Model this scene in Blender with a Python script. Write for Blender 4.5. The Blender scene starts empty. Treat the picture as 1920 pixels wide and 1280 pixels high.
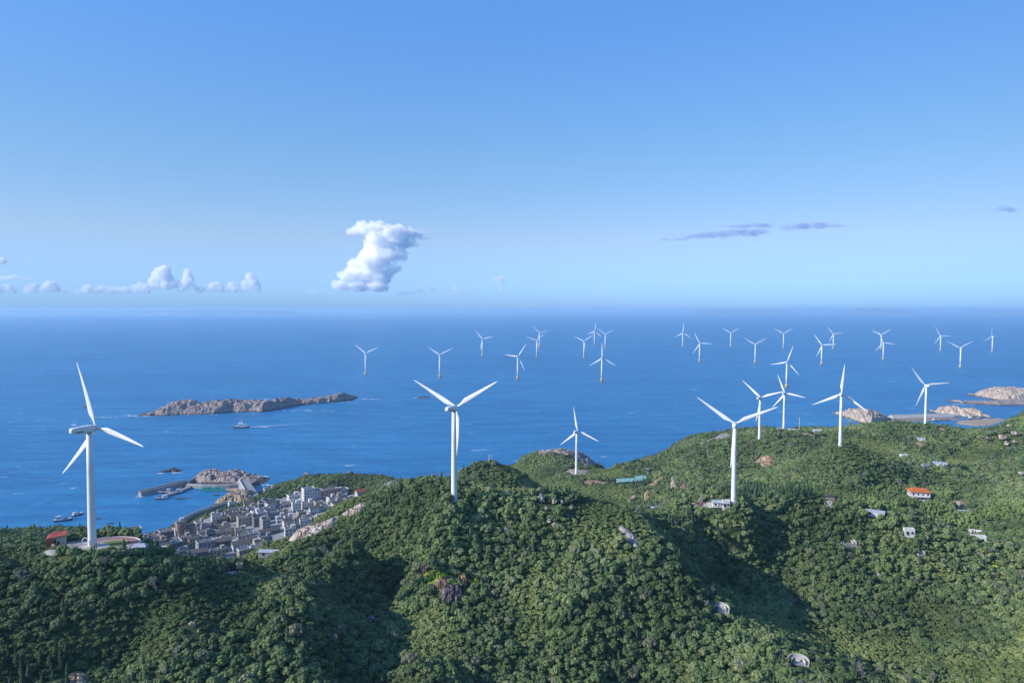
import bpy, bmesh, math, random
import numpy as np
from mathutils import Vector, Matrix, Quaternion
R = math.radians
scene = bpy.context.scene
col = scene.collection

# ------------------------------------------------------------------ camera
F = 1280.0; H = 250.0
PITCH = math.atan((640 - 580.5) / F)
cp, sp = math.cos(PITCH), math.sin(PITCH)
cam_d = bpy.data.cameras.new("camera"); cam = bpy.data.objects.new("camera", cam_d); col.objects.link(cam)
cam.location = (0, 0, H); cam.rotation_euler = (math.pi / 2 - PITCH, 0, 0)
cam_d.sensor_width = 36; cam_d.lens = 24.0
cam_d.clip_start = 0.5; cam_d.clip_end = 1.5e6
scene.camera = cam

# ------------------------------------------------------------------ sky
SUN_AZ = -108.0; SUN_EL = 27.0
w = bpy.data.worlds.new("World"); scene.world = w; w.use_nodes = True
nt = w.node_tree; nt.nodes.clear()
out = nt.nodes.new("ShaderNodeOutputWorld"); bg = nt.nodes.new("ShaderNodeBackground")
sky = nt.nodes.new("ShaderNodeTexSky"); sky.sky_type = 'NISHITA'; sky.sun_disc = False
sky.sun_elevation = R(SUN_EL); sky.sun_rotation = R(SUN_AZ); sky.air_density = 1.0; sky.dust_density = 0.3; sky.ozone_density = 2.2
sky.altitude = 250
tc = nt.nodes.new("ShaderNodeTexCoord"); sx = nt.nodes.new("ShaderNodeSeparateXYZ")
nt.links.new(tc.outputs["Generated"], sx.inputs[0])
tint = nt.nodes.new("ShaderNodeValToRGB")       # colour of the air by height above the horizon
el = tint.color_ramp.elements
TINT = [(0.0, (0.34, 0.66, 1.56)), (0.03, (0.47, 0.76, 1.52)), (0.10, (0.80, 0.87, 1.12)), (0.21, (0.79, 1.02, 1.23)), (0.42, (0.77, 1.24, 1.78))]
el[0].position = 0; el[1].position = TINT[-1][0]
for p, c in TINT[1:-1]: el.new(p)
for e_, (p, c) in zip(sorted(el, key=lambda e: e.position), TINT): e_.color = (c[0] / 2, c[1] / 2, c[2] / 2, 1)
nt.links.new(sx.outputs[2], tint.inputs[0])
mul = nt.nodes.new("ShaderNodeVectorMath"); mul.operation = 'MULTIPLY'
dbl = nt.nodes.new("ShaderNodeVectorMath"); dbl.operation = 'SCALE'; dbl.inputs[3].default_value = 2.0
nt.links.new(sky.outputs[0], mul.inputs[0]); nt.links.new(tint.outputs[0], mul.inputs[1])
nt.links.new(mul.outputs[0], dbl.inputs[0])
sq = nt.nodes.new("ShaderNodeMath"); sq.operation = 'MULTIPLY'; nt.links.new(sx.outputs[0], sq.inputs[0]); nt.links.new(sx.outputs[0], sq.inputs[1])
side = nt.nodes.new("ShaderNodeMath"); side.operation = 'MULTIPLY_ADD'; side.inputs[1].default_value = -0.9; side.inputs[2].default_value = 2.0
skew = nt.nodes.new("ShaderNodeMath"); skew.operation = 'MULTIPLY_ADD'; skew.inputs[1].default_value = 0.22; nt.links.new(sx.outputs[0], skew.inputs[0]); nt.links.new(sq.outputs[0], skew.inputs[2])
nt.links.new(skew.outputs[0], side.inputs[0]); nt.links.new(side.outputs[0], dbl.inputs[3])
nt.links.new(dbl.outputs[0], bg.inputs[0]); bg.inputs[1].default_value = 0.15
nt.links.new(bg.outputs[0], out.inputs[0])
w.cycles.sampling_method = 'MANUAL'; w.cycles.sample_map_resolution = 512

sd = bpy.data.lights.new("sun", 'SUN'); sun = bpy.data.objects.new("sun", sd); col.objects.link(sun)
sd.energy = 5.0; sd.angle = R(0.5); sd.color = (1.0, 0.93, 0.82)
sdir = Vector((math.sin(R(SUN_AZ)) * math.cos(R(SUN_EL)), math.cos(R(SUN_AZ)) * math.cos(R(SUN_EL)), math.sin(R(SUN_EL))))
sun.rotation_euler = sdir.to_track_quat('Z', 'Y').to_euler(); sun.location = (0, 0, 400)
scene.view_settings.view_transform = 'Standard'; scene.view_settings.look = 'None'
scene.view_settings.exposure = 0.0; scene.view_settings.gamma = 1.0
scene.cycles.max_bounces = 36; scene.cycles.diffuse_bounces = 3; scene.cycles.glossy_bounces = 2
scene.cycles.volume_bounces = 32; scene.cycles.transparent_max_bounces = 16
scene.cycles.use_denoising = True

# ------------------------------------------------------------------ helpers
def PX(px, py, D):
    u = (px - 960) / F; v = (640 - py) / F
    return np.array([u * D, (cp + v * sp) * D, H + (-sp + v * cp) * D])
def PZ(px, py, z):
    u = (px - 960) / F; v = (640 - py) / F
    D = (z - H) / (-sp + v * cp)
    return np.array([u * D, (cp + v * sp) * D, z])
def proj(X, Y, Z):
    dz = Z - H; D = Y * cp - dz * sp; up = Y * sp + dz * cp
    return 960 + F * X / D, 640 - F * up / D, D
def smooth(a, b, x):
    t = np.clip((x - a) / (b - a), 0, 1); return t * t * (3 - 2 * t)
def hash2(ix, iy, s=0):
    n = (ix.astype(np.int64) * 374761393 + iy.astype(np.int64) * 668265263 + s * 974711) & 0xffffffff
    n = ((n ^ (n >> 13)) * 1274126177) & 0xffffffff
    n = n ^ (n >> 16)
    return (n & 0xffffff) / float(0xffffff)
def vnoise(x, y, s=0):
    ix = np.floor(x); iy = np.floor(y); fx = x - ix; fy = y - iy
    fx = fx * fx * (3 - 2 * fx); fy = fy * fy * (3 - 2 * fy)
    ix = ix.astype(np.int64); iy = iy.astype(np.int64)
    a = hash2(ix, iy, s); b = hash2(ix + 1, iy, s); c = hash2(ix, iy + 1, s); d = hash2(ix + 1, iy + 1, s)
    return (a * (1 - fx) + b * fx) * (1 - fy) + (c * (1 - fx) + d * fx) * fy
def fbm(x, y, o=4, s=0):
    t = 0; a = 1; n = 0
    for i in range(o):
        t = t + a * (vnoise(x, y, s + i * 7) * 2 - 1); n += a; a *= 0.5; x = x * 2.03 + 11.3; y = y * 2.03 + 5.7
    return t / n
def worley(x, y, s=0):
    ix = np.floor(x).astype(np.int64); iy = np.floor(y).astype(np.int64)
    b = np.full(np.shape(x), 9.0); idv = np.zeros(np.shape(x))
    for dx in (-1, 0, 1):
        for dy in (-1, 0, 1):
            cx = ix + dx; cy = iy + dy
            px = cx + hash2(cx, cy, s); py = cy + hash2(cx, cy, s + 3)
            d = np.hypot(px - x, py - y); m = d < b
            b = np.where(m, d, b); idv = np.where(m, hash2(cx, cy, s + 9), idv)
    return b, idv
def new_obj(name, me, parent=None):
    o = bpy.data.objects.new(name, me); col.objects.link(o)
    if parent is not None: o.parent = parent
    return o
def tag(o, label=None, cat=None, group=None, kind=None):
    if label: o["label"] = label
    if cat: o["category"] = cat
    if group: o["group"] = group
    if kind: o["kind"] = kind
    return o
def empty(name, loc, rz=0.0, s=1.0):
    o = bpy.data.objects.new(name, None); col.objects.link(o); o.empty_display_size = 0.2
    o.location = loc; o.rotation_euler = (0, 0, rz); o.scale = (s, s, s); return o
def np_mesh(name, V, Fc, mat, smooth_=False):
    me = bpy.data.meshes.new(name); V = np.asarray(V, dtype=np.float32)
    Fc = np.asarray(Fc, dtype=np.int32); k = Fc.shape[1]
    me.vertices.add(len(V)); me.vertices.foreach_set("co", V.ravel())
    me.loops.add(Fc.size); me.loops.foreach_set("vertex_index", Fc.ravel())
    me.polygons.add(len(Fc)); me.polygons.foreach_set("loop_start", np.arange(len(Fc), dtype=np.int32) * k)
    if smooth_: me.polygons.foreach_set("use_smooth", np.ones(len(Fc), dtype=bool))
    me.update(calc_edges=True)
    if mat: me.materials.append(mat)
    return me
def grid_faces(nx, ny, keep=None):
    i = np.arange((nx - 1) * (ny - 1)); cx = i % (nx - 1); cy = i // (nx - 1)
    a = cy * nx + cx; f = np.stack([a, a + 1, a + nx + 1, a + nx], 1)
    if keep is not None: f = f[keep.ravel()[f].any(axis=1)]
    return f
def compact(V, Fc):
    u, inv = np.unique(Fc.ravel(), return_inverse=True)
    return V[u], inv.reshape(Fc.shape)

class MB:                                    # collects simple solids into one mesh
    def __init__(s): s.bm = bmesh.new()
    def box(s, c, d, rz=0, taper=None):
        x, y, z = d[0] / 2, d[1] / 2, d[2] / 2; t = taper or (1, 1)
        vs = []
        for k, (a, b) in ((-1, (1, 1)), (1, t)):
            for i, j in ((-1, -1), (1, -1), (1, 1), (-1, 1)):
                p = Vector((i * x * a, j * y * b, k * z)); p.rotate(Matrix.Rotation(rz, 3, 'Z')) if rz else None
                vs.append(s.bm.verts.new(p + Vector(c)))
        for f in ((3, 2, 1, 0), (4, 5, 6, 7), (0, 1, 5, 4), (1, 2, 6, 5), (2, 3, 7, 6), (3, 0, 4, 7)):
            s.bm.faces.new([vs[i] for i in f])
        return s
    def prism(s, pts, z0, z1, smooth_=False):      # vertical prism over a polygon
        a = [s.bm.verts.new((p[0], p[1], z0)) for p in pts]; b = [s.bm.verts.new((p[0], p[1], z1)) for p in pts]
        n = len(pts)
        s.bm.faces.new(a[::-1]); s.bm.faces.new(b)
        for i in range(n): s.bm.faces.new((a[i], a[(i + 1) % n], b[(i + 1) % n], b[i]))
        return s
    def solid(s, vs, fs):
        v = [s.bm.verts.new(p) for p in vs]
        for f in fs: s.bm.faces.new([v[i] for i in f])
        return s
    def loft(s, rings, cap=True, smooth_=True):
        R_ = [[s.bm.verts.new(p) for p in r] for r in rings]; n = len(R_[0])
        for a, b in zip(R_[:-1], R_[1:]):
            for i in range(n):
                f = s.bm.faces.new((a[i], a[(i + 1) % n], b[(i + 1) % n], b[i])); f.smooth = smooth_
        if cap:
            s.bm.faces.new(R_[0][::-1]); s.bm.faces.new(R_[-1])
        return s
    def tube(s, pts, rad, n=8):                 # through points; rad number or list
        pts = [Vector(p) for p in pts]; rings = []
        rr = rad if isinstance(rad, (list, tuple)) else [rad] * len(pts)
        for i, p in enumerate(pts):
            t = (pts[min(i + 1, len(pts) - 1)] - pts[max(i - 1, 0)]).normalized()
            q = t.to_track_quat('Z', 'Y')
            rings.append([p + q @ Vector((rr[i] * math.cos(2 * math.pi * k / n), rr[i] * math.sin(2 * math.pi * k / n), 0)) for k in range(n)])
        return s.loft(rings)
    def build(s, name, mat, parent=None, loc=None, bevel=0):
        bmesh.ops.recalc_face_normals(s.bm, faces=s.bm.faces)
        if bevel: bmesh.ops.bevel(s.bm, geom=s.bm.edges[:], offset=bevel, segments=2, affect='EDGES', profile=0.6)
        me = bpy.data.meshes.new(name); s.bm.to_mesh(me); s.bm.free(); me.materials.append(mat)
        o = new_obj(name, me, parent)
        if loc is not None: o.location = loc
        return o
def copy_tree(o, parent=None):
    c = o.copy(); col.objects.link(c); c.parent = parent
    for ch in o.children: copy_tree(ch, c)
    return c

# ------------------------------------------------------------------ materials
def mat(name, c, rough=0.7, c2=None, scale=1.0, detail=4, lo=0.35, hi=0.65, bump=0, bscale=None, spec=0.3, metal=0, coords='Object', stretch=None):
    m = bpy.data.materials.new(name); m.use_nodes = True; n = m.node_tree; b = n.nodes["Principled BSDF"]
    b.inputs["Roughness"].default_value = rough; b.inputs["Specular IOR Level"].default_value = spec
    b.inputs["Metallic"].default_value = metal; b.inputs["Base Color"].default_value = (*c, 1)
    if c2 or bump:
        t = n.nodes.new("ShaderNodeTexCoord"); src = t.outputs[coords]
        if coords == 'World':
            pass
        if stretch:
            mp = n.nodes.new("ShaderNodeMapping"); mp.inputs["Scale"].default_value = stretch
            n.links.new(src, mp.inputs[0]); src = mp.outputs[0]
    if c2:
        x = n.nodes.new("ShaderNodeTexNoise"); x.inputs["Scale"].default_value = scale; x.inputs["Detail"].default_value = detail
        x.inputs["Roughness"].default_value = 0.65
        n.links.new(src, x.inputs["Vector"]); r = n.nodes.new("ShaderNodeValToRGB")
        r.color_ramp.elements[0].position = lo; r.color_ramp.elements[1].position = hi
        r.color_ramp.elements[0].color = (*c, 1); r.color_ramp.elements[1].color = (*c2, 1)
        n.links.new(x.outputs["Fac"], r.inputs[0]); n.links.new(r.outputs[0], b.inputs["Base Color"])
    if bump:
        x = n.nodes.new("ShaderNodeTexNoise"); x.inputs["Scale"].default_value = bscale or scale * 3; x.inputs["Detail"].default_value = 5
        n.links.new(src, x.inputs["Vector"]); bp = n.nodes.new("ShaderNodeBump"); bp.inputs["Distance"].default_value = bump
        bp.inputs["Strength"].default_value = 0.8
        n.links.new(x.outputs["Fac"], bp.inputs["Height"]); n.links.new(bp.outputs[0], b.inputs["Normal"])
    return m
M = {}
M['white'] = mat("turbine_white", (0.80, 0.81, 0.82), 0.38, (0.72, 0.74, 0.76), 0.25, lo=0.4, hi=0.75)
M['blade'] = mat("blade_white", (0.82, 0.83, 0.84), 0.35, (0.75, 0.76, 0.78), 0.4, lo=0.4, hi=0.8)
M['dark'] = mat("dark_metal", (0.05, 0.055, 0.065), 0.5)
M['grey'] = mat("grey_metal", (0.32, 0.34, 0.37), 0.5)
M['navy'] = mat("navy_paint", (0.02, 0.04, 0.16), 0.5)
M['yellow'] = mat("yellow_steel", (0.85, 0.64, 0.22), 0.55, (0.72, 0.52, 0.18), 0.3)
M['pile'] = mat("wet_concrete_pile", (0.30, 0.28, 0.24), 0.7, (0.42, 0.39, 0.33), 0.4)
M['concrete'] = mat("concrete", (0.36, 0.36, 0.35), 0.85, (0.24, 0.24, 0.25), 0.15, bump=0.2, bscale=0.5)
M['concrete_pale'] = mat("pale_concrete", (0.55, 0.53, 0.49), 0.85, (0.42, 0.41, 0.39), 0.2)
M['sand'] = mat("sand", (0.46, 0.36, 0.25), 0.95, (0.38, 0.29, 0.20), 0.08, bump=0.15, bscale=0.4)
M['tidal'] = mat("tidal_rock_flat", (0.24, 0.16, 0.14), 0.9, (0.36, 0.27, 0.22), 0.05, bump=0.4, bscale=0.2)
M['soil'] = mat("bare_soil", (0.42, 0.27, 0.16), 0.95, (0.30, 0.21, 0.13), 0.25, bump=0.5, bscale=0.5)
M['paving'] = mat("pale_paving", (0.40, 0.37, 0.34), 0.85, (0.30, 0.28, 0.26), 0.3)
M['pink_paving'] = mat("pink_paving", (0.40, 0.20, 0.19), 0.85, (0.34, 0.17, 0.17), 0.5)
M['lawn'] = mat("dry_lawn", (0.20, 0.21, 0.07), 0.95, (0.14, 0.17, 0.05), 0.4)
M['asphalt'] = mat("asphalt", (0.10, 0.10, 0.105), 0.9, (0.15, 0.15, 0.15), 0.4)
M['bark'] = mat("bark", (0.13, 0.10, 0.08), 0.9, (0.22, 0.19, 0.16), 3.0)
M['deadwood'] = mat("dead_grey_wood", (0.26, 0.25, 0.24), 0.9, (0.36, 0.34, 0.33), 2.0)
M['skin'] = mat("skin", (0.45, 0.28, 0.20), 0.6); M['cloth'] = mat("dark_clothes", (0.03, 0.035, 0.06), 0.9)
M['cloth2'] = mat("grey_clothes", (0.14, 0.08, 0.08), 0.9)
M['foam'] = mat("sea_foam", (0.72, 0.78, 0.82), 0.8, (0.5, 0.62, 0.72), 0.4)
M['window'] = mat("window_glass", (0.03, 0.045, 0.07), 0.15, spec=0.6)
M['net'] = mat("green_netting", (0.02, 0.30, 0.27), 0.8, (0.03, 0.22, 0.20), 0.5)
M['mint'] = mat("mint_sheet_roof", (0.30, 0.52, 0.47), 0.6, (0.24, 0.44, 0.40), 0.4)
M['blue_roof'] = mat("pale_sheet_roof", (0.46, 0.50, 0.56), 0.6, (0.38, 0.43, 0.50), 0.4)
M['orange_tile'] = mat("orange_tiles", (0.62, 0.17, 0.05), 0.75, (0.50, 0.13, 0.05), 1.2, bump=0.15, bscale=2)
M['red_tile'] = mat("red_tiles", (0.40, 0.09, 0.07), 0.75, (0.30, 0.08, 0.07), 1.0)
M['grey_tile'] = mat("grey_roof_tiles", (0.09, 0.085, 0.085), 0.9, (0.15, 0.14, 0.13), 0.5, bump=0.1, bscale=2)
M['flat_roof'] = mat("weathered_flat_roof", (0.10, 0.10, 0.11), 0.9, (0.22, 0.21, 0.21), 0.25)
M['hull_blue'] = mat("dark_blue_hull", (0.02, 0.05, 0.12), 0.5, (0.05, 0.08, 0.14), 0.5)
M['hull_white'] = mat("white_boat_paint", (0.70, 0.72, 0.74), 0.45)
M['deck'] = mat("boat_deck", (0.22, 0.17, 0.12), 0.8, (0.14, 0.12, 0.10), 0.8)
M['cabin'] = mat("pale_boat_cabin", (0.55, 0.57, 0.58), 0.6)
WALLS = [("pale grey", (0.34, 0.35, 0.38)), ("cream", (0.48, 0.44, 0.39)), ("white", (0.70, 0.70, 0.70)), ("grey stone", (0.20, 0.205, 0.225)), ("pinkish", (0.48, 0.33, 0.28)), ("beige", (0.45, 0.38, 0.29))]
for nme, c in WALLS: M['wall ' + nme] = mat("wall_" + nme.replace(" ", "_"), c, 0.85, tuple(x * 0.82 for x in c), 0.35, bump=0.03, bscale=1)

def leaf_mat(name, cols, spotted=None):
    m = bpy.data.materials.new(name); m.use_nodes = True; n = m.node_tree; b = n.nodes["Principled BSDF"]
    oi = n.nodes.new("ShaderNodeObjectInfo"); r = n.nodes.new("ShaderNodeValToRGB"); r.color_ramp.interpolation = 'LINEAR'
    e = r.color_ramp.elements
    while len(e) < len(cols): e.new(0.5)
    for i, (p, c) in enumerate(cols): e[i].position = p; e[i].color = (*c, 1)
    n.links.new(oi.outputs["Random"], r.inputs[0])
    geo = n.nodes.new("ShaderNodeNewGeometry"); nz = n.nodes.new("ShaderNodeTexNoise"); nz.inputs["Scale"].default_value = 0.018; nz.inputs["Detail"].default_value = 3
    n.links.new(geo.outputs["Position"], nz.inputs["Vector"])
    hs = n.nodes.new("ShaderNodeHueSaturation"); n.links.new(r.outputs[0], hs.inputs["Color"])
    mr = n.nodes.new("ShaderNodeMapRange"); mr.inputs[1].default_value = 0.35; mr.inputs[2].default_value = 0.68; mr.inputs[3].default_value = 0.85; mr.inputs[4].default_value = 1.72
    n.links.new(nz.outputs["Fac"], mr.inputs[0]); n.links.new(mr.outputs[0], hs.inputs["Value"])
    mh = n.nodes.new("ShaderNodeMapRange"); mh.inputs[1].default_value = 0.35; mh.inputs[2].default_value = 0.68; mh.inputs[3].default_value = 0.515; mh.inputs[4].default_value = 0.485
    n.links.new(nz.outputs["Fac"], mh.inputs[0]); n.links.new(mh.outputs[0], hs.inputs["Hue"])
    n2 = n.nodes.new("ShaderNodeTexNoise"); n2.inputs["Scale"].default_value = 0.9; n2.inputs["Detail"].default_value = 2
    n.links.new(geo.outputs["Position"], n2.inputs["Vector"])
    mr2 = n.nodes.new("ShaderNodeMapRange"); mr2.inputs[1].default_value = 0.3; mr2.inputs[2].default_value = 0.7; mr2.inputs[3].default_value = 0.8; mr2.inputs[4].default_value = 1.35
    n.links.new(n2.outputs["Fac"], mr2.inputs[0])
    sc_ = n.nodes.new("ShaderNodeVectorMath"); sc_.operation = 'SCALE'
    n.links.new(hs.outputs[0], sc_.inputs[0]); n.links.new(mr2.outputs[0], sc_.inputs[3])
    n.links.new(sc_.outputs[0], b.inputs["Base Color"])
    b.inputs["Roughness"].default_value = 0.62; b.inputs["Specular IOR Level"].default_value = 0.25
    return m
M['leaf'] = leaf_mat("broadleaf_foliage", [(0.0, (0.066, 0.105, 0.044)), (0.3, (0.100, 0.150, 0.056)), (0.6, (0.138, 0.190, 0.070)), (0.85, (0.165, 0.205, 0.090)), (0.97, (0.160, 0.190, 0.095)), (1.0, (0.180, 0.185, 0.120))])
M['leaf_bush'] = leaf_mat("shrub_foliage", [(0.0, (0.110, 0.155, 0.052)), (0.5, (0.150, 0.195, 0.066)), (1.0, (0.200, 0.235, 0.095))])
M['needle'] = leaf_mat("conifer_foliage", [(0.0, (0.045, 0.085, 0.045)), (0.5, (0.065, 0.115, 0.055)), (1.0, (0.090, 0.140, 0.065))])
M['lime'] = leaf_mat("lime_foliage", [(0.0, (0.20, 0.30, 0.03)), (0.5, (0.27, 0.36, 0.04)), (1.0, (0.32, 0.38, 0.06))])
M['bamboo'] = leaf_mat("pale_green_foliage", [(0.0, (0.11, 0.165, 0.06)), (0.5, (0.15, 0.21, 0.07)), (1.0, (0.18, 0.235, 0.09))])

def rock_mat(name, a, b_, c, wet=True):
    m = bpy.data.materials.new(name); m.use_nodes = True; n = m.node_tree; b = n.nodes["Principled BSDF"]
    geo = n.nodes.new("ShaderNodeNewGeometry")
    x = n.nodes.new("ShaderNodeTexNoise"); x.inputs["Scale"].default_value = 0.09; x.inputs["Detail"].default_value = 9; x.inputs["Roughness"].default_value = 0.7
    n.links.new(geo.outputs["Position"], x.inputs["Vector"])
    r = n.nodes.new("ShaderNodeValToRGB"); r.color_ramp.elements[0].position = 0.36; r.color_ramp.elements[1].position = 0.64
    r.color_ramp.elements[0].color = (*a, 1); r.color_ramp.elements[1].color = (*b_, 1)
    e = r.color_ramp.elements.new(0.5); e.color = (*c, 1)
    n.links.new(x.outputs["Fac"], r.inputs[0]); last = r.outputs[0]
    v = n.nodes.new("ShaderNodeTexVoronoi"); v.feature = 'DISTANCE_TO_EDGE'; v.inputs["Scale"].default_value = 0.17
    mp = n.nodes.new("ShaderNodeMapping"); mp.inputs["Scale"].default_value = (1, 1, 0.45)
    n.links.new(geo.outputs["Position"], mp.inputs[0]); n.links.new(mp.outputs[0], v.inputs["Vector"])
    if wet:
        s = n.nodes.new("ShaderNodeSeparateXYZ"); n.links.new(geo.outputs["Position"], s.inputs[0])
        a_ = n.nodes.new("ShaderNodeMath"); a_.operation = 'MULTIPLY_ADD'; a_.inputs[1].default_value = 6; n.links.new(x.outputs["Fac"], a_.inputs[0]); n.links.new(s.outputs[2], a_.inputs[2])
        mr = n.nodes.new("ShaderNodeMapRange"); mr.inputs[1].default_value = 4.0; mr.inputs[2].default_value = 6.5
        n.links.new(a_.outputs[0], mr.inputs[0]); mx = n.nodes.new("ShaderNodeMix"); mx.data_type = 'RGBA'
        mx.inputs[6].default_value = (0.12, 0.085, 0.075, 1); n.links.new(mr.outputs[0], mx.inputs[0]); n.links.new(last, mx.inputs[7]); last = mx.outputs[2]
    ck = n.nodes.new("ShaderNodeMapRange"); ck.inputs[1].default_value = 0.0; ck.inputs[2].default_value = 0.10; ck.inputs[3].default_value = 0.6; ck.inputs[4].default_value = 1.0
    n.links.new(v.outputs["Distance"], ck.inputs[0]); cm = n.nodes.new("ShaderNodeVectorMath"); cm.operation = 'SCALE'; n.links.new(last, cm.inputs[0]); n.links.new(ck.outputs[0], cm.inputs[3])
    n.links.new(cm.outputs[0], b.inputs["Base Color"])
    x2 = n.nodes.new("ShaderNodeTexNoise"); x2.inputs["Scale"].default_value = 0.5; x2.inputs["Detail"].default_value = 6
    n.links.new(mp.outputs[0], x2.inputs["Vector"])
    mn = n.nodes.new("ShaderNodeMath"); mn.operation = 'MINIMUM'; mn.inputs[1].default_value = 0.12; n.links.new(v.outputs["Distance"], mn.inputs[0])
    ad = n.nodes.new("ShaderNodeMath"); ad.operation = 'MULTIPLY_ADD'; ad.inputs[1].default_value = 4; n.links.new(mn.outputs[0], ad.inputs[0]); n.links.new(x2.outputs["Fac"], ad.inputs[2])
    bp = n.nodes.new("ShaderNodeBump"); bp.inputs["Distance"].default_value = 2.2; bp.inputs["Strength"].default_value = 1.0
    n.links.new(ad.outputs[0], bp.inputs["Height"]); n.links.new(bp.outputs[0], b.inputs["Normal"])
    b.inputs["Roughness"].default_value = 0.9; b.inputs["Specular IOR Level"].default_value = 0.2
    return m
M['rock_tan'] = rock_mat("tan_granite", (0.38, 0.28, 0.20), (0.52, 0.45, 0.38), (0.44, 0.32, 0.22))
M['rock_grey'] = rock_mat("pinkish_grey_granite", (0.28, 0.225, 0.22), (0.54, 0.46, 0.42), (0.42, 0.33, 0.30))
M['rock_pale'] = rock_mat("pale_granite", (0.44, 0.36, 0.30), (0.68, 0.61, 0.54), (0.56, 0.44, 0.35))
M['rock_dark'] = rock_mat("dark_rock", (0.07, 0.065, 0.07), (0.16, 0.14, 0.14), (0.10, 0.09, 0.09), False)
M['rock_inland'] = rock_mat("inland_granite", (0.30, 0.28, 0.27), (0.52, 0.49, 0.46), (0.40, 0.36, 0.33), False)
M['rock_cliff'] = rock_mat("purple_grey_cliff", (0.13, 0.11, 0.115), (0.27, 0.245, 0.25), (0.18, 0.15, 0.15), False)
M['rock_soil'] = rock_mat("reddish_cut_rock", (0.30, 0.19, 0.14), (0.46, 0.34, 0.25), (0.38, 0.24, 0.16), False)
M['rock_orange'] = rock_mat("sandy_cut_rock", (0.42, 0.27, 0.17), (0.56, 0.43, 0.31), (0.50, 0.32, 0.19), False)
M['ground'] = mat("hill_ground", (0.030, 0.048, 0.020), 0.95, (0.070, 0.100, 0.034), 0.08, lo=0.38, hi=0.62, bump=0.5, bscale=0.6)

# sea surface
m = bpy.data.materials.new("sea_water"); m.use_nodes = True; n = m.node_tree; b = n.nodes["Principled BSDF"]
geo = n.nodes.new("ShaderNodeNewGeometry")
def sea_noise(scale, stretch, detail=4, rough=0.6, rz=0.0):
    mp = n.nodes.new("ShaderNodeMapping"); mp.inputs["Scale"].default_value = stretch; mp.inputs["Rotation"].default_value = (0, 0, rz)
    n.links.new(geo.outputs["Position"], mp.inputs[0]); t = n.nodes.new("ShaderNodeTexNoise")
    t.inputs["Scale"].default_value = scale; t.inputs["Detail"].default_value = detail; t.inputs["Roughness"].default_value = rough
    n.links.new(mp.outputs[0], t.inputs["Vector"]); return t.outputs["Fac"]
big = sea_noise(0.0022, (0.45, 1, 1), 5, 0.62, R(-12)); med = sea_noise(0.03, (0.22, 1, 1), 5, 0.65, R(-12)); fine = sea_noise(0.16, (0.35, 1, 1), 3, 0.6, R(-18))
cr = n.nodes.new("ShaderNodeValToRGB"); cr.color_ramp.elements[0].position = 0.41; cr.color_ramp.elements[1].position = 0.59
cr.color_ramp.elements[0].color = (0.007, 0.128, 0.325, 1); cr.color_ramp.elements[1].color = (0.030, 0.240, 0.475, 1)
mixf = n.nodes.new("ShaderNodeMath"); mixf.operation = 'MULTIPLY_ADD'; mixf.inputs[1].default_value = 0.45
h2 = n.nodes.new("ShaderNodeMath"); h2.operation = 'MULTIPLY'; h2.inputs[1].default_value = 0.25
h3 = n.nodes.new("ShaderNodeMath"); h3.operation = 'MULTIPLY_ADD'; h3.inputs[1].default_value = 0.30
n.links.new(big, h2.inputs[0]); n.links.new(med, mixf.inputs[0]); n.links.new(fine, h3.inputs[0]); n.links.new(h2.outputs[0], h3.inputs[2]); n.links.new(h3.outputs[0], mixf.inputs[2]); n.links.new(mixf.outputs[0], cr.inputs[0])
# whitecaps
wc = sea_noise(0.045, (0.3, 1, 1), 6, 0.72, R(-12)); wg = n.nodes.new("ShaderNodeMapRange"); wg.inputs[1].default_value = 0.645; wg.inputs[2].default_value = 0.68
n.links.new(wc, wg.inputs[0]); mx = n.nodes.new("ShaderNodeMix"); mx.data_type = 'RGBA'; mx.inputs[7].default_value = (0.6, 0.7, 0.78, 1)
n.links.new(wg.outputs[0], mx.inputs[0]); n.links.new(cr.outputs[0], mx.inputs[6]); n.links.new(mx.outputs[2], b.inputs["Base Color"])
bp = n.nodes.new("ShaderNodeBump"); bp.inputs["Distance"].default_value = 1.6; bp.inputs["Strength"].default_value = 0.8
ad = n.nodes.new("ShaderNodeMath"); ad.operation = 'MULTIPLY_ADD'; ad.inputs[1].default_value = 2.5
n.links.new(med, ad.inputs[0]); n.links.new(fine, ad.inputs[2]); n.links.new(ad.outputs[0], bp.inputs["Height"]); n.links.new(bp.outputs[0], b.inputs["Normal"])
b.inputs["Roughness"].default_value = 0.42; b.inputs["IOR"].default_value = 1.33; b.inputs["Specular IOR Level"].default_value = 0.5
M['sea'] = m

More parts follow.
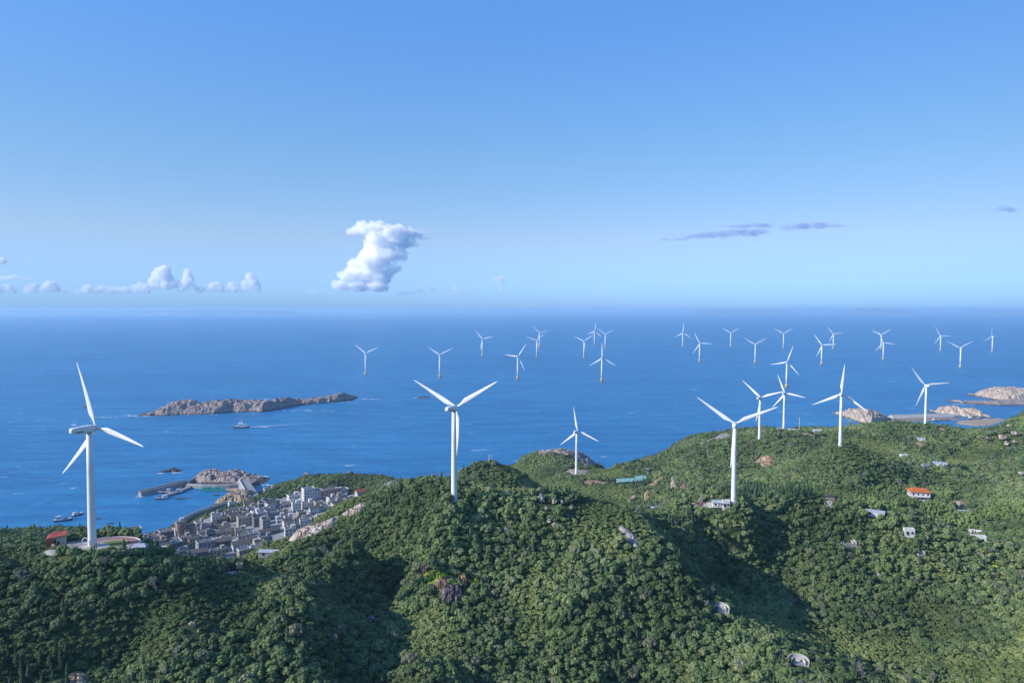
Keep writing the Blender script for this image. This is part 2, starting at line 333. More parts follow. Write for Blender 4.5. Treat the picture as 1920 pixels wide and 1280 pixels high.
# ------------------------------------------------------------------ terrain
CT = []
def cD(px, py, D, dz=-3.6): p = PX(px, py, D); CT.append((p[0], p[1], p[2] + dz))
def cZ(px, py, z): p = PZ(px, py, z); CT.append(tuple(p))
def cS(px, D, z): CT.append(((px - 960) / F * D, D, z))
for a in [
 # bottom left, plateau of the first turbine
 (0,1280,230),(170,1280,236),(320,1280,232),(0,1180,247),(170,1180,254),(330,1190,250),(250,1200,256),(0,1095,262),(110,1100,265),(220,1100,268),(335,1095,276),
 (0,1045,275),(60,1045,280),(250,1062,276),(0,1014,330),(250,1030,302),(330,1034,310),(420,1041,325),(500,1046,350),(350,1140,264),(420,1180,261),(460,1280,236),(450,1115,287),(500,1160,268),(560,1070,330),(600,1030,356),(400,1075,294),(380,1046,314),
]: cD(*a)
for a in [
 (690,1280,294),(680,1180,330),(720,1100,392),(575,1100,330),(575,1200,288),(605,1055,366),(570,1280,264),(680,1040,398),(650,1120,362),(600,1000,395),(680,1000,395),(560,985,425),(500,1012,425),(640,942,465),(600,962,445),(545,988,425),(670,928,462),(610,1000,405),(560,1015,385),(700,940,440),(700,918,458),(760,900,450),(700,960,425),(770,950,410),(760,1180,338),(770,1080,376),(790,1240,292),
 # spur and summit
 (900,1280,300),(850,1200,322),(900,1150,342),(850,1060,372),(900,1050,376),(960,1100,360),(900,960,402),(920,905,428),(1000,910,428),(830,935,395),(900,925,410),(1040,940,412),(1060,1000,392),(1100,1060,365),(1000,1180,335),(1100,1180,330),(1020,1280,305),(1150,960,410),
 (1100,930,432),(1200,962,428),(1150,1010,385),(1250,1010,402),
]: cD(a[0], a[1], a[2] * 0.905)
for a in [
 (1180,1090,328),(1250,1125,320),(1180,1280,285),(1320,1170,312),(1300,1280,275),(1450,1205,294),(1480,1280,262),(1590,1262,272),(1300,1070,382),(1390,1115,380),(1480,1150,376),(1560,1195,360),(1640,1230,345),(1350,1030,425),(1300,985,425),(1450,1060,425),
 (1700,1280,322),(1800,1280,312),(1920,1280,290),(1920,1180,345),(1750,1180,372),(1650,1130,392),(1550,1060,418),(1560,990,436),(1650,1030,430),(1750,1080,415),(1850,1080,412),(1920,1060,422),(1920,990,465),(1820,1000,445),(1700,975,440),(1620,942,455),(1550,922,455),(1470,938,450),(1400,952,440),(1320,952,436),(1240,958,436),
 # hills behind
 (920,870,560),(880,880,552),(980,885,556),(1010,908,545),(850,890,530),(1540,842,675),(1620,840,680),(1500,860,690),(1665,855,680),
 (1000,905,700),(1060,905,740),(1150,905,740),(1200,930,690),(1280,935,640),(1360,925,640),(1450,925,640),(1200,900,760),(1300,890,720),(1150,880,820),(1300,850,780),(1200,858,850),(1270,842,870),(1330,820,885),(1400,802,930),(1400,850,780),(1450,880,700),
 (1500,808,960),(1550,808,930),(1520,850,740),(1600,793,880),(1660,789,870),(1740,792,865),(1790,801,850),(1640,830,790),(1560,900,610),(1650,900,620),(1650,860,700),(1740,860,730),(1740,900,640),(1800,850,760),(1780,930,580),(1720,935,580),(1640,925,580),
 (1835,808,830),(1812,806,840),(1850,800,860),(1870,791,900),(1920,770,930),(1920,840,800),(1860,850,770),(1920,900,650),(1850,930,590),(1900,950,540),
 (1000,845,960),(1050,837,990),(1090,848,1000),(1110,862,1010),(975,860,950),(1060,880,860),(1120,885,850),
 # coast hill behind the first turbine
 (0,1003,600),(60,994,640),(120,987,665),(180,993,660),(225,1006,640),(150,1010,610),(60,1015,580),
 # headland behind the village
 (500,919,880),(530,908,885),(570,895,895),(630,897,880),(665,888,905),(720,892,900),(765,901,880),(600,915,830),(680,915,830),(740,905,840),
 ]: cD(*a)
for a in [(172,1027,288),(856,939,368),(1378,945,434),(1083,890,825),(1578,835,653),(1427,823,798),(1472,804,990),(1735,797,863)]:
    cD(*a, dz=0)
for a in [(230,1003,0.5),(300,992,0.5),(345,980,1),(380,964,2),(430,948,2),(400,940,-3),(470,936,3),(260,1015,4),(330,1020,8),(400,1000,10),(450,1030,18),(400,1022,13),(480,1000,18),(460,970,12),(520,975,18),(520,945,12),(560,950,20),(560,930,14),(620,935,22),(650,925,24),(600,955,26),(505,925,7),(490,905,-4),(500,890,-14),(560,872,-18),(650,866,-18),(760,872,-18),(830,880,-15),(880,850,-18),(940,850,-18),
          (0,970,-14),(120,965,-14),(220,978,-10),(300,965,-12),(360,945,-12),(430,925,-9),(460,900,-12),(350,900,-18),(200,930,-22),(0,920,-24),(420,880,-22),(1128,872,0),(1145,866,-14),(1180,850,-18),(1060,815,-20),(980,835,-18)]: cZ(*a)
for px in range(1230, 2000, 70): cS(px, 1180, -14)
for px in range(1230, 2000, 140): cS(px, 1300, -25)
for a in [(1150,1000,8),(1185,1060,-8),(1132,950,22),(360,350,115),(300,345,115),(240,340,118),(420,370,108),(800,840,10),(820,900,-10),(880,880,-10),(790,980,-14),(860,800,0),(920,950,-12),(860,960,-15),(930,820,12),(760,445,118),(700,455,95),(640,470,78),(580,470,68),(800,460,112),(760,520,80),(830,500,100),(860,455,120),(930,455,122),(1000,470,112),(1060,480,98),(1100,470,105),(920,650,60),(860,640,40),(1000,650,60),(1180,480,92),
          (1240,500,86),(1320,500,88),(1400,510,90),(1500,510,94),(1600,510,88),(1700,495,84),(1830,900,72),(1830,1000,15),(1800,1100,-5),(1700,1050,40),(1700,1150,-10),(1900,1080,40),(600,440,75),(540,430,65),(490,425,58),(1290,1000,60),(1400,1060,50),(1550,1050,60),
          (300,420,55),(200,450,40),(0,420,60),(0,470,45),(430,420,60),(500,520,22),(700,560,35),(800,560,45),(800,740,18),(700,700,22),(870,700,30),(940,640,75),(1080,600,75),(1200,560,75),(1350,540,78),(1450,540,85),(1560,530,92),(1700,500,92),(1820,500,85),(-150,300,128),(-150,430,60),(-150,600,45),(-150,760,-10),(-350,300,100),(-350,700,-10),(2100,300,110),(2100,450,115),(2100,650,120),(2100,900,125),
          (-300,180,115),(300,150,140),(700,170,110),(1100,170,110),(1500,170,108),(1900,170,118),(2400,200,130)]: cS(*a)
CT = np.array(CT)
X0, X1, Y0, Y1, ST = -640.0, 960.0, 70.0, 1190.0, 2.5
def rbf_fit(C, c=11.0):
    P_ = C[:, :2]; d = np.sqrt(((P_[:, None] - P_[None]) ** 2).sum(-1) + c * c)
    A = np.zeros((len(C) + 3,) * 2); n_ = len(C); A[:n_, :n_] = d + np.eye(n_) * -0.15
    A[:n_, n_] = 1; A[:n_, n_ + 1:] = P_; A[n_, :n_] = 1; A[n_ + 1:, :n_] = P_.T
    return np.linalg.solve(A, np.concatenate([C[:, 2], [0, 0, 0]]))
WT = rbf_fit(CT)
def rbf_eval(x, y, c=11.0):
    o_ = np.zeros(x.shape)
    for i in range(len(CT)): o_ += WT[i] * np.sqrt((x - CT[i, 0]) ** 2 + (y - CT[i, 1]) ** 2 + c * c)
    return o_ + WT[-3] + WT[-2] * x + WT[-1] * y
cs = 5.0
gx = np.arange(X0, X1 + cs, cs); gy = np.arange(Y0, Y1 + cs, cs); GX, GY = np.meshgrid(gx, gy)
Zc = rbf_eval(GX, GY)
fx = np.arange(X0, X1 + 0.1, ST); fy = np.arange(Y0, Y1 + 0.1, ST); FX, FY = np.meshgrid(fx, fy)
def bil(Zg, x, y, x0, y0, s):
    u = np.clip((x - x0) / s, 0, Zg.shape[1] - 1.001); v = np.clip((y - y0) / s, 0, Zg.shape[0] - 1.001)
    i = u.astype(int); j = v.astype(int); fu = u - i; fv = v - j
    return (Zg[j, i] * (1 - fu) + Zg[j, i + 1] * fu) * (1 - fv) + (Zg[j + 1, i] * (1 - fu) + Zg[j + 1, i + 1] * fu) * fv
FZ = bil(Zc, FX, FY, X0, Y0, cs)
amp = smooth(6, 45, FZ)
FZ = FZ + amp * (4.0 * fbm(FX / 60, FY / 60, 4, 3) + 1.4 * fbm(FX / 14, FY / 14, 3, 8)) + (1 - amp) * 0.8 * fbm(FX / 18, FY / 18, 3, 5)
# flat pads under buildings and turbines
PADS = []
def pad(p, r, z=None, soft=10):
    global FZ
    z = p[2] if z is None else z
    d = np.hypot(FX - p[0], FY - p[1]); k = 1 - smooth(r, r + soft, d); FZ = FZ * (1 - k) + z * k; PADS.append((p[0], p[1], r))
T1B = PX(172, 1026, 288)
pad(PX(176, 1024, 292), 16, T1B[2], 7)
for (px, py, D) in [(856,939,368),(1083,890,825),(1578,835,653),(1427,823,798),(1472,804,990),(1735,797,863)]: pad(PX(px, py, D), 4, None, 5)
pad(PX(1378, 945, 434), 4, None, 16)
def hz(x, y): return bil(FZ, np.asarray(x, float), np.asarray(y, float), X0, Y0, ST)
def hit(px, py, d0=150.0):
    """where the sight line through a photo pixel meets the terrain or the sea"""
    u = (px - 960) / F; v = (640 - py) / F
    D = np.arange(d0, 1180, 1.0)
    x = u * D; y = (cp + v * sp) * D; z = H + (-sp + v * cp) * D
    g = np.maximum(hz(x, y), 0); k = np.nonzero(z <= g)[0]
    if len(k) == 0: return PZ(px, py, 0.0)
    k = k[0]; return np.array([x[k], y[k], g[k]])
V = np.stack([FX, FY, FZ], -1).reshape(-1, 3)
Fc = grid_faces(len(fx), len(fy), FZ > -4)
V, Fc = compact(V, Fc)
V[:, 2] = np.maximum(V[:, 2], -6)
terrain = new_obj("hill_terrain", np_mesh("hill_terrain", V, Fc, M['ground'], True)); tag(terrain, kind="structure")
sea_me = np_mesh("sea", [(-4e5, -2e3, 0), (4e5, -2e3, 0), (4e5, 4e5, 0), (-4e5, 4e5, 0)], [(0, 1, 2, 3)], M['sea'])
tag(new_obj("sea", sea_me), kind="structure")

EXCL = []          # (polygon in x,y) where no woodland grows
def poly_world(pix, d0=150.0): return np.array([hit(a, b, d0)[:2] for a, b in pix])
def inside(poly, x, y):
    r = np.zeros(np.shape(x), bool); n_ = len(poly)
    for i in range(n_):
        x1, y1 = poly[i]; x2, y2 = poly[(i + 1) % n_]
        c = ((y1 > y) != (y2 > y)) & (x < (x2 - x1) * (y - y1) / (y2 - y1 + 1e-12) + x1); r ^= c
    return r
def dist_poly(poly, x, y):
    d = np.full(np.shape(x), 1e9); n_ = len(poly)
    for i in range(n_):
        a = poly[i]; b_ = poly[(i + 1) % n_]; ab = b_ - a; t = np.clip(((x - a[0]) * ab[0] + (y - a[1]) * ab[1]) / (ab @ ab + 1e-9), 0, 1)
        d = np.minimum(d, np.hypot(x - a[0] - t * ab[0], y - a[1] - t * ab[1]))
    return d
def patch(name, pix, mt, lift=0.3, rough=0.0, cell=8.0, step=1.2, wob=2.0, excl=True, world=None, seed=1, smooth_=True, d0=150.0, base=None):
    """a piece of ground with an irregular outline lying on the terrain"""
    P_ = poly_world(pix, d0) if world is None else np.array(world, float)
    x = np.arange(P_[:, 0].min() - 4, P_[:, 0].max() + 4, step); y = np.arange(P_[:, 1].min() - 4, P_[:, 1].max() + 4, step)
    X, Y = np.meshgrid(x, y); ins = inside(P_, X, Y); d = dist_poly(P_, X, Y) * np.where(ins, 1, -1)
    d = d + wob * fbm(X / 6, Y / 6, 3, seed)
    g = hz(X, Y) if base is None else np.full(X.shape, base)
    Z = g + lift * smooth(0, 1.5, d) - 1.2 * (1 - smooth(-1.5, 0.2, d))
    if rough:
        w1, id1 = worley(X / cell, Y / cell * 1.3, seed)
        Z = Z + smooth(0, 3, d) * rough * ((id1 - 0.2) + (0.6 - w1) * 0.8 + 0.35 * fbm(X / 2.5, Y / 2.5, 3, seed))
    V_ = np.stack([X, Y, Z], -1).reshape(-1, 3); f = grid_faces(len(x), len(y), d > -0.8)
    if len(f) == 0: return None
    V_, f = compact(V_, f); o = new_obj(name, np_mesh(name, V_, f, mt, smooth_))
    if excl: EXCL.append(P_)
    return o

# ------------------------------------------------------------------ rocky shores
def ridge(name, pts, W, mt, rough=5.0, cell=12.0, seed=1, step=2.0, flat=1.0, kind="structure", z0=0.0):
    pts = sorted(pts); P_ = []
    for px, b_, t_ in pts:
        q = PZ(px, b_, z0); Wd = W if not callable(W) else W(px)
        D = q[1] + Wd / 2; hh = H - (t_ - 580.5) / F * D * 1.0 - z0; P_.append((q[0], q[1], max(hh, 0.4), Wd))
    P_ = np.array(P_); L = np.concatenate([[0], np.cumsum(np.hypot(np.diff(P_[:, 0]), np.diff(P_[:, 1])))])
    Lx = np.concatenate([[L[0] - 6], L, [L[-1] + 6]])
    n_ = int((Lx[-1] - Lx[0]) / step) + 2; m_ = int(P_[:, 3].max() * 1.15 / step) + 4
    s_ = np.linspace(Lx[0], Lx[-1], n_); v = np.linspace(-1.15, 1.15, m_)
    bx = np.interp(s_, L, P_[:, 0]); by = np.interp(s_, L, P_[:, 1]); h_ = np.interp(s_, Lx, np.concatenate([[-3], P_[:, 2], [-3]])); w_ = np.interp(s_, L, P_[:, 3])
    BX, VV = np.meshgrid(bx, v); BY, _ = np.meshgrid(by, v); HH, _ = np.meshgrid(h_, v); WW, _ = np.meshgrid(w_, v)
    X = BX + 1.2 * fbm(BX / 9, BY / 9 + VV * 5, 2, seed); Y = BY + (VV + 1) * WW / 2
    edge = 0.16 * fbm(X / 22, Y / 22, 3, seed + 5)
    r = np.clip(np.abs(VV) + edge, 0, 2); sh = (1 - r ** 2.0 * (2 - flat))
    base = np.where(sh > 0, np.abs(sh) ** 0.62, sh * 2.5) * np.where(sh > 0, HH, 4)
    wx = X + 4 * fbm(X / 15, Y / 15, 2, seed + 1); wy = Y + 4 * fbm(X / 15 + 9, Y / 15, 2, seed + 1)
    w1, i1 = worley(wx / (cell * 1.7), wy / (cell * 1.7), seed); w2, i2 = worley(wx / (cell * .55), wy / (cell * .55), seed + 2)
    rg = 0; aa = 1.0; xx, yy = wx / cell / 1.6, wy / cell / 1.6
    for o_ in range(4): rg = rg + aa * (1 - 2.2 * np.abs(2 * vnoise(xx, yy, seed + 20 + o_) - 1)); aa *= .55; xx = xx * 2.1 + 3; yy = yy * 2.1 + 7
    k = smooth(-0.05, 0.35, sh) * np.clip(HH / 8, 0.12, 1)
    Z = base + k * rough * (0.55 * (i1 - 0.5) + 0.42 * (i2 - 0.5) + 0.20 * (0.5 - w2) + 0.30 * rg)
    Hc = np.maximum(HH, 0) - rough * .1; Z = np.where(Z > Hc, Hc + (Z - Hc) * .62, Z) - rough * .06 + z0
    V_ = np.stack([X, Y, Z], -1).reshape(-1, 3); f = grid_faces(n_, m_, Z > z0 - 3)
    V_, f = compact(V_, f)
    o = new_obj(name, np_mesh(name, V_, f, mt, False))
    if kind: tag(o, kind=kind)
    return o
ridge("rocky_islet", [(252,779,778),(275,780,772),(290,778,764),(305,779,756),(326,778,750),(345,777,751),(362,777,757),(380,776,753),(410,775,750),(432,773,751),(450,773,753),(470,772,751),(492,772,752),(512,768,748),(530,765,747),(545,762,750),(560,760,752),(575,759,748),(595,757,745),(615,755,741),(635,753,738),(645,752,742),(660,751,749),(682,749,748)], 85, M['rock_grey'], 8.5, 10, 11, 1.6)
ridge("rocky_islet", [(322,922,918),(340,915,906),(352,908,897),(362,905,889),(378,906,883),(395,907,886),(412,907,888),(428,907,887),(445,908,892),(458,909,896),(470,910,899),(480,911,904),(490,909,907)], 48, M['rock_grey'], 6.0, 6.5, 5, 1.1)
ridge("rocky_point", [(392,949,945),(402,949,936),(415,948,928),(430,947,923),(445,946,922),(456,946,926),(468,947,935),(476,948,943)], 42, M['rock_tan'], 5.5, 6, 9, 1.0)
ridge("rocky_point", [(1590,784,781),(1600,788,776),(1612,792,770),(1622,795,769),(1635,795,768),(1648,793,769),(1660,790,772),(1674,786,778)], 95, M['rock_pale'], 10.0, 9, 21, 1.7)
ridge("rocky_point", [(1770,779,777),(1785,780,769),(1795,781,764),(1803,781,762),(1812,782,763),(1820,783,772),(1832,781,773),(1840,782,768),(1846,782,767),(1852,783,772),(1862,784,777),(1872,785,781)], 75, M['rock_pale'], 9.0, 8, 23, 1.7)
ridge("rocky_point", [(1868,750,749),(1876,751,743),(1884,752,738),(1895,752,734),(1908,752,730),(1920,752,728),(1950,752,728),(1980,753,740)], 140, M['rock_pale'], 13.0, 13, 25, 2.2)
ridge("rocky_reef", [(1795,755,753),(1808,757,750),(1815,757,754),(1830,758,753),(1850,759,752),(1880,760,752),(1925,760,751),(1980,760,750)], 60, M['rock_grey'], 2.2, 6, 27, 1.8)
ridge("rocky_reef", [(297,886,885),(305,886,883),(314,885,881),(320,884,879),(328,885,883),(336,884,884)], 14, M['rock_dark'], 2.5, 5, 31, 1.0)
ridge("rocky_reef", [(783,746,745),(790,746,744),(797,746,743),(806,746,745)], 14, M['rock_dark'], 2.0, 5, 33, 1.2)
ridge("rocky_reef", [(155,763,762),(168,763,761)], 12, M['rock_dark'], 1.5, 5, 35, 1.4)
# bare rocky crown of the headland by the far turbine
patch("bare_rock_slope", [(985,856),(1005,849),(1040,843),(1075,845),(1098,853),(1116,866),(1118,876),(1098,878),(1086,866),(1066,856),(1040,851),(1010,854)], M['rock_grey'], 0.6, 3.0, 7, 1.5, 3.5, seed=4)["kind"] = "structure"

# ------------------------------------------------------------------ bare ground, paths, beaches
def ground_piece(*a, **k):
    o = patch(*a, **k)
    if o: tag(o, kind="structure")
    return o
ground_piece("bare_rock_slope", [(540,1014),(556,1000),(585,988),(612,975),(632,966),(640,970),(618,988),(590,1002),(560,1014),(545,1018)], M['rock_pale'], 0.3, 2.0, 3.5, 0.8, 3.5, seed=5)
ground_piece("bare_rock_slope", [(640,966),(650,955),(668,948),(688,944),(680,956),(660,966)], M['rock_pale'], 0.3, 1.8, 3.5, 0.8, 3.0, seed=6)
ground_piece("bare_rock_slope", [(712,912),(735,902),(752,900),(740,910),(722,917)], M['rock_inland'], 0.4, 1.2, 5, 0.9, 0.8, seed=7)
ground_piece("bare_earth_slope", [(1410,868),(1425,857),(1445,856),(1455,866),(1445,874),(1430,877)], M['rock_orange'], 0.6, 2.0, 8, 1.2, 2.0, seed=8)
ground_piece("bare_earth_slope", [(1206,930),(1213,918),(1220,920),(1216,935),(1208,940)], M['rock_orange'], 0.6, 1.5, 6, 1.2, 1.5, seed=9)
ground_piece("bare_rock_slope", [(1256,915),(1257,896),(1264,892),(1268,905),(1266,918)], M['rock_pale'], 0.8, 2.0, 6, 1.2, 1.5, seed=10)
ground_piece("bare_earth_slope", [(1212,912),(1230,900),(1243,890),(1240,902),(1225,914)], M['rock_orange'], 0.6, 2.0, 6, 1.2, 2.0, seed=12)
ground_piece("bare_earth_slope", [(1270,918),(1280,905),(1290,902),(1288,917)], M['rock_soil'], 0.6, 1.5, 6, 1.2, 2.0, seed=13)
ground_piece("bare_earth_slope", [(1078,905),(1100,900),(1140,905),(1135,909),(1095,909)], M['soil'], 0.4, 0.6, 6, 1.5, 2.0, seed=14)
ground_piece("bare_earth_pad", [(1060,884),(1075,878),(1105,882),(1098,892),(1070,894)], M['sand'], 0.4, 0.2, 6, 1.5, 1.5, seed=15)
ground_piece("dirt_track", [(1063,874),(1067,874),(1073,885),(1080,893),(1074,894),(1068,886)], M['concrete_pale'], 0.9, 0, 6, 1.2, 0.5, seed=16)
ground_piece("bare_rock_slope", [(1150,980),(1165,988),(1182,997),(1196,1010),(1197,1030),(1185,1025),(1165,1000)], M['rock_inland'], 0.5, 1.3, 7, 0.9, 1.0, seed=17)
ground_piece("bare_rock_slope", [(940,1000),(948,985),(956,992),(950,1004)], M['rock_inland'], 0.3, 0.8, 4, 0.9, 1.0, seed=18)
ground_piece("dirt_track", [(1310,832),(1335,822),(1350,818),(1352,820),(1334,828),(1312,838)], M['paving'], 0.7, 0, 6, 1.5, 0.8, seed=19)
ground_piece("bare_rock_slope", [(1340,826),(1352,814),(1366,812),(1372,816),(1358,824)], M['rock_inland'], 0.5, 1.2, 6, 1.4, 1.5, seed=20)
ground_piece("dirt_track", [(1432,799),(1455,801),(1500,806),(1530,810),(1530,813),(1500,810),(1455,806),(1430,802)], M['concrete_pale'], 0.8, 0, 6, 1.8, 0.6, seed=21)
ground_piece("bare_earth_slope", [(1498,812),(1530,812),(1525,820),(1505,820)], M['soil'], 0.4, 0.5, 6, 1.6, 1.5, seed=22)
ground_piece("dirt_track", [(1476,830),(1498,833),(1497,836),(1475,832)], M['concrete_pale'], 1.0, 0, 6, 1.2, 0.4, seed=23)
ground_piece("bare_earth_pad", [(1545,833),(1590,832),(1592,836),(1548,838)], M['sand'], 0.6, 0, 6, 1.2, 0.8, seed=24)
ground_piece("bare_earth_slope", [(1755,803),(1770,802),(1775,808),(1760,808)], M['soil'], 0.6, 0.6, 6, 1.4, 1.0, seed=25)
ground_piece("bare_earth_slope", [(1712,830),(1728,828),(1735,838),(1725,842)], M['soil'], 0.6, 0.6, 6, 1.2, 1.0, seed=26)
ground_piece("dirt_track", [(1858,805),(1876,809),(1877,812),(1858,809)], M['sand'], 0.6, 0, 6, 1.5, 0.6, seed=27)
ground_piece("bare_earth_slope", [(1775,944),(1800,938),(1815,944),(1812,955),(1790,955)], M['soil'], 0.5, 0.6, 6, 1.2, 1.5, seed=28)
ground_piece("bare_earth_slope", [(1545,935),(1562,930),(1566,942),(1550,946)], M['soil'], 0.5, 0.8, 6, 1.0, 1.0, seed=29)
ground_piece("bare_earth_slope", [(1430,950),(1444,945),(1446,953),(1432,956)], M['soil'], 0.5, 0.8, 6, 1.0, 1.0, seed=30)
ground_piece("bare_earth_slope", [(1856,1080),(1860,1064),(1868,1068),(1868,1085),(1860,1088)], M['rock_orange'], 0.5, 0.8, 4, 0.8, 0.6, seed=31)
ground_piece("bare_earth_slope", [(118,1282),(125,1266),(150,1260),(168,1268),(160,1290),(130,1290)], M['rock_orange'], 0.4, 1.0, 4, 0.5, 0.6, seed=32)
ground_piece("terrace_yard", [(1282,946),(1310,942),(1345,940),(1368,941),(1372,948),(1340,951),(1300,951)], M['paving'], 0.7, 0, 6, 1.0, 0.5, seed=33)
ground_piece("terrace_yard", [(1213,955),(1245,950),(1250,956),(1225,960)], M['paving'], 0.6, 0, 6, 1.0, 0.5, seed=34)
ground_piece("yellow_grass_slope", [(965,905),(1010,903),(1035,910),(1000,915),(960,912)], M['lawn'], 0.5, 0, 6, 1.0, 2.0, seed=35, excl=False)
# village ground, beaches
VILL = [(228,1008),(300,995),(345,985),(380,975),(432,952),(470,948),(500,940),(540,930),(560,918),(600,922),(640,918),(672,928),(660,945),(610,985),(560,1015),(500,1040),(450,1050),(300,1045),(225,1030)]
ground_piece("village_ground", VILL, M['concrete'], 0.25, 0, 6, 2.5, 2.0, seed=36, d0=560)
# ------------------------------------------------------------------ outcrops and boulders
def rock_obj(name, p, s, mt, seed=0, sub=4, rz=0.0, parent=None):
    from mathutils import noise
    bm = bmesh.new(); bmesh.ops.create_icosphere(bm, subdivisions=sub, radius=1.0); rnd = random.Random(seed); o3 = Vector((rnd.uniform(0, 90), rnd.uniform(0, 90), rnd.uniform(0, 90)))
    for v in bm.verts:
        c = v.co.copy(); d = noise.voronoi(c * 1.3 + o3)[0]
        k = 0.62 + 0.85 * min(.6, d[1] - d[0]) + 0.34 * noise.fractal(c * 2.2 + o3, 0.8, 2.0, 4)
        v.co = c * k
        if v.co.z < -0.35: v.co.z = -0.35
    me = bpy.data.meshes.new(name); bm.to_mesh(me); bm.free(); me.materials.append(mt)
    o = new_obj(name, me, parent); o.location = p; o.scale = s; o.rotation_euler = (0, 0, rz); return o
BOULD = [  # px, py, width px, height px, material, label
 (1015,905+28,16,18,'rock_inland',"tall pale boulder upper left of the cluster below the middle summit"),
 (1040,938,14,15,'rock_inland',"pale upright boulder right of the cluster below the middle summit"),
 (1024,955,9,9,'rock_inland',"small white boulder in the middle of the summit cluster"),
 (1029,976,11,13,'rock_inland',"round pale boulder under the summit cluster"),
 (1039,986,12,11,'rock_inland',"lowest white boulder of the row down from the middle summit"),
 (1054,942,11,9,'rock_inland',"low slanted pale rock on the right shoulder of the middle hill"),
 (1071,952,8,9,'rock_inland',"small pale rock farthest down the right shoulder of the middle hill"),
 (361,1172,17,10,'rock_pale',"white rounded boulder on the light green shrub slope"),
 (372,1186,6,7,'rock_pale',"small white stone just below the boulder on the shrub slope"),
 (695,1160,22,10,'rock_inland',"grey rock half hidden among trees in the dark ravine"),
 (100,1028-4,10,8,'rock_pale',"white round boulder beside the red geometric house"),
 (1188,931,14,9,'rock_pale',"pale boulder on the left slope below the mint green roof"),
 (1180,938,12,7,'rock_pale',"lower pale boulder on the left slope below the mint green roof"),
 (1239,932,5,6,'rock_pale',"small white stone above the parked white cars"),
 (1334,931,6,8,'rock_pale',"small white pointed stone left of the third turbine tower"),
 (1893,797,14,8,'rock_pale',"pale boulder high on the right hand hill"),
 (1880,818,18,12,'rock_pale',"biggest pale boulder on the right hand hill"),
 (1904,812,20,9,'rock_pale',"long pale boulder near the right edge of the hill"),
 (1887,830,12,9,'rock_pale',"pale boulder below the biggest one on the right hill"),
 (1902,827,10,7,'rock_pale',"small pale boulder right of the lowest one on the right hill"),
 (1852,821,14,5,'rock_pale',"flat pale slab left of the big boulder on the right hill"),
 (655,885,14,8,'rock_pale',"square pale rock on top of the headland behind the village"),
 (575,888,18,6,'rock_grey',"reddish rock on the crest of the headland above the village"),
]
for i, (px, py, wpx, hpx, mt, lb) in enumerate(BOULD):
    p = hit(px, py + hpx / 2); D = p[1] * cp - (p[2] - H) * sp; s = D / F
    sc_ = (wpx * s * 0.42, wpx * s * 0.4, hpx * s * 0.60)
    o = rock_obj("boulder", (p[0], p[1], p[2] + sc_[2] * 0.3 + 0.7), sc_, M[mt], 40 + i, 3, i * 0.7)
    tag(o, lb, "boulder", "boulders on the wooded hills"); EXCL.append(np.array([(p[0] + math.cos(t) * (sc_[0] + 1.5), p[1] - 2 + math.sin(t) * (sc_[0] + 3)) for t in np.arange(0, 6.2, .8)]))
# the cut cliff in the middle hill
def cliff(px, py, wpx, hpx, depth, mt, seed, lb, rz=0.0):
    p = hit(px, py + hpx * 0.45); D = p[1] * cp - (p[2] - H) * sp; s = D / F; wm = wpx * s; hm = hpx * s * 1.05
    n_, m_ = 46, 26; u = np.linspace(-1, 1, n_); v = np.linspace(0, 1, m_); U, Vv = np.meshgrid(u, v)
    w1, i1 = worley(U * 2.6 + seed, Vv * 1.4 + seed, seed); w2, i2 = worley(U * 8 + seed, Vv * 4, seed + 1)
    front = depth * (0.35 + 0.30 * i1 + 0.12 * i2 - 0.35 * Vv + 0.15 * fbm(U * 6, Vv * 5, 3, seed)) * (1 - U ** 6)
    X = U * wm / 2 * (1 - 0.1 * Vv); Y = -front; Z = -3 + (hm + 3) * Vv * (1 - 0.22 * np.abs(U) ** 5 + 0.10 * (i1 - .5) + 0.08 * fbm(U * 4, U * 0 + seed, 3, seed))
    V1 = np.stack([X, Y, Z], -1).reshape(-1, 3); f = grid_faces(n_, m_)
    top = V1[(m_ - 1) * n_:].copy(); bk = top.copy(); bk[:, 1] += depth + 3; bk[:, 2] += 0.8; bt = bk.copy(); bt[:, 2] = -3
    V_ = np.concatenate([V1, bk, bt]); a = (m_ - 1) * n_ + np.arange(n_ - 1); b2 = m_ * n_ + np.arange(n_ - 1)
    f = np.concatenate([f, np.stack([a, a + 1, b2 + 1, b2], 1), np.stack([b2, b2 + 1, b2 + n_ + 1, b2 + n_], 1)])
    o = new_obj("rock_face", np_mesh("rock_face", V_, f, mt)); o.location = p; o.rotation_euler = (0, 0, rz); tag(o, lb, "cliff", "rock faces in the middle hill")
    EXCL.append(np.array([(p[0] - wm / 2 + 1, p[1] - 4), (p[0] + wm / 2 - 1, p[1] - 4), (p[0] + wm / 2, p[1] + 1.5), (p[0] - wm / 2, p[1] + 1.5)]))
cliff(848, 1120, 44, 20, 3, M['rock_cliff'], 3, "grey streaked rock face in the middle of the wooded hill", R(8))
cliff(828, 1101, 36, 13, 3, M['rock_soil'], 5, "reddish brown cut rock face just above the grey one", R(-15))
cliff(796, 1066, 16, 14, 2.5, M['rock_soil'], 7, "small reddish rock scar above the lime green bushes", R(-20))
cliff(872, 1094, 9, 13, 2, M['rock_soil'], 9, "narrow brown rock between lime bushes and trees", R(20))

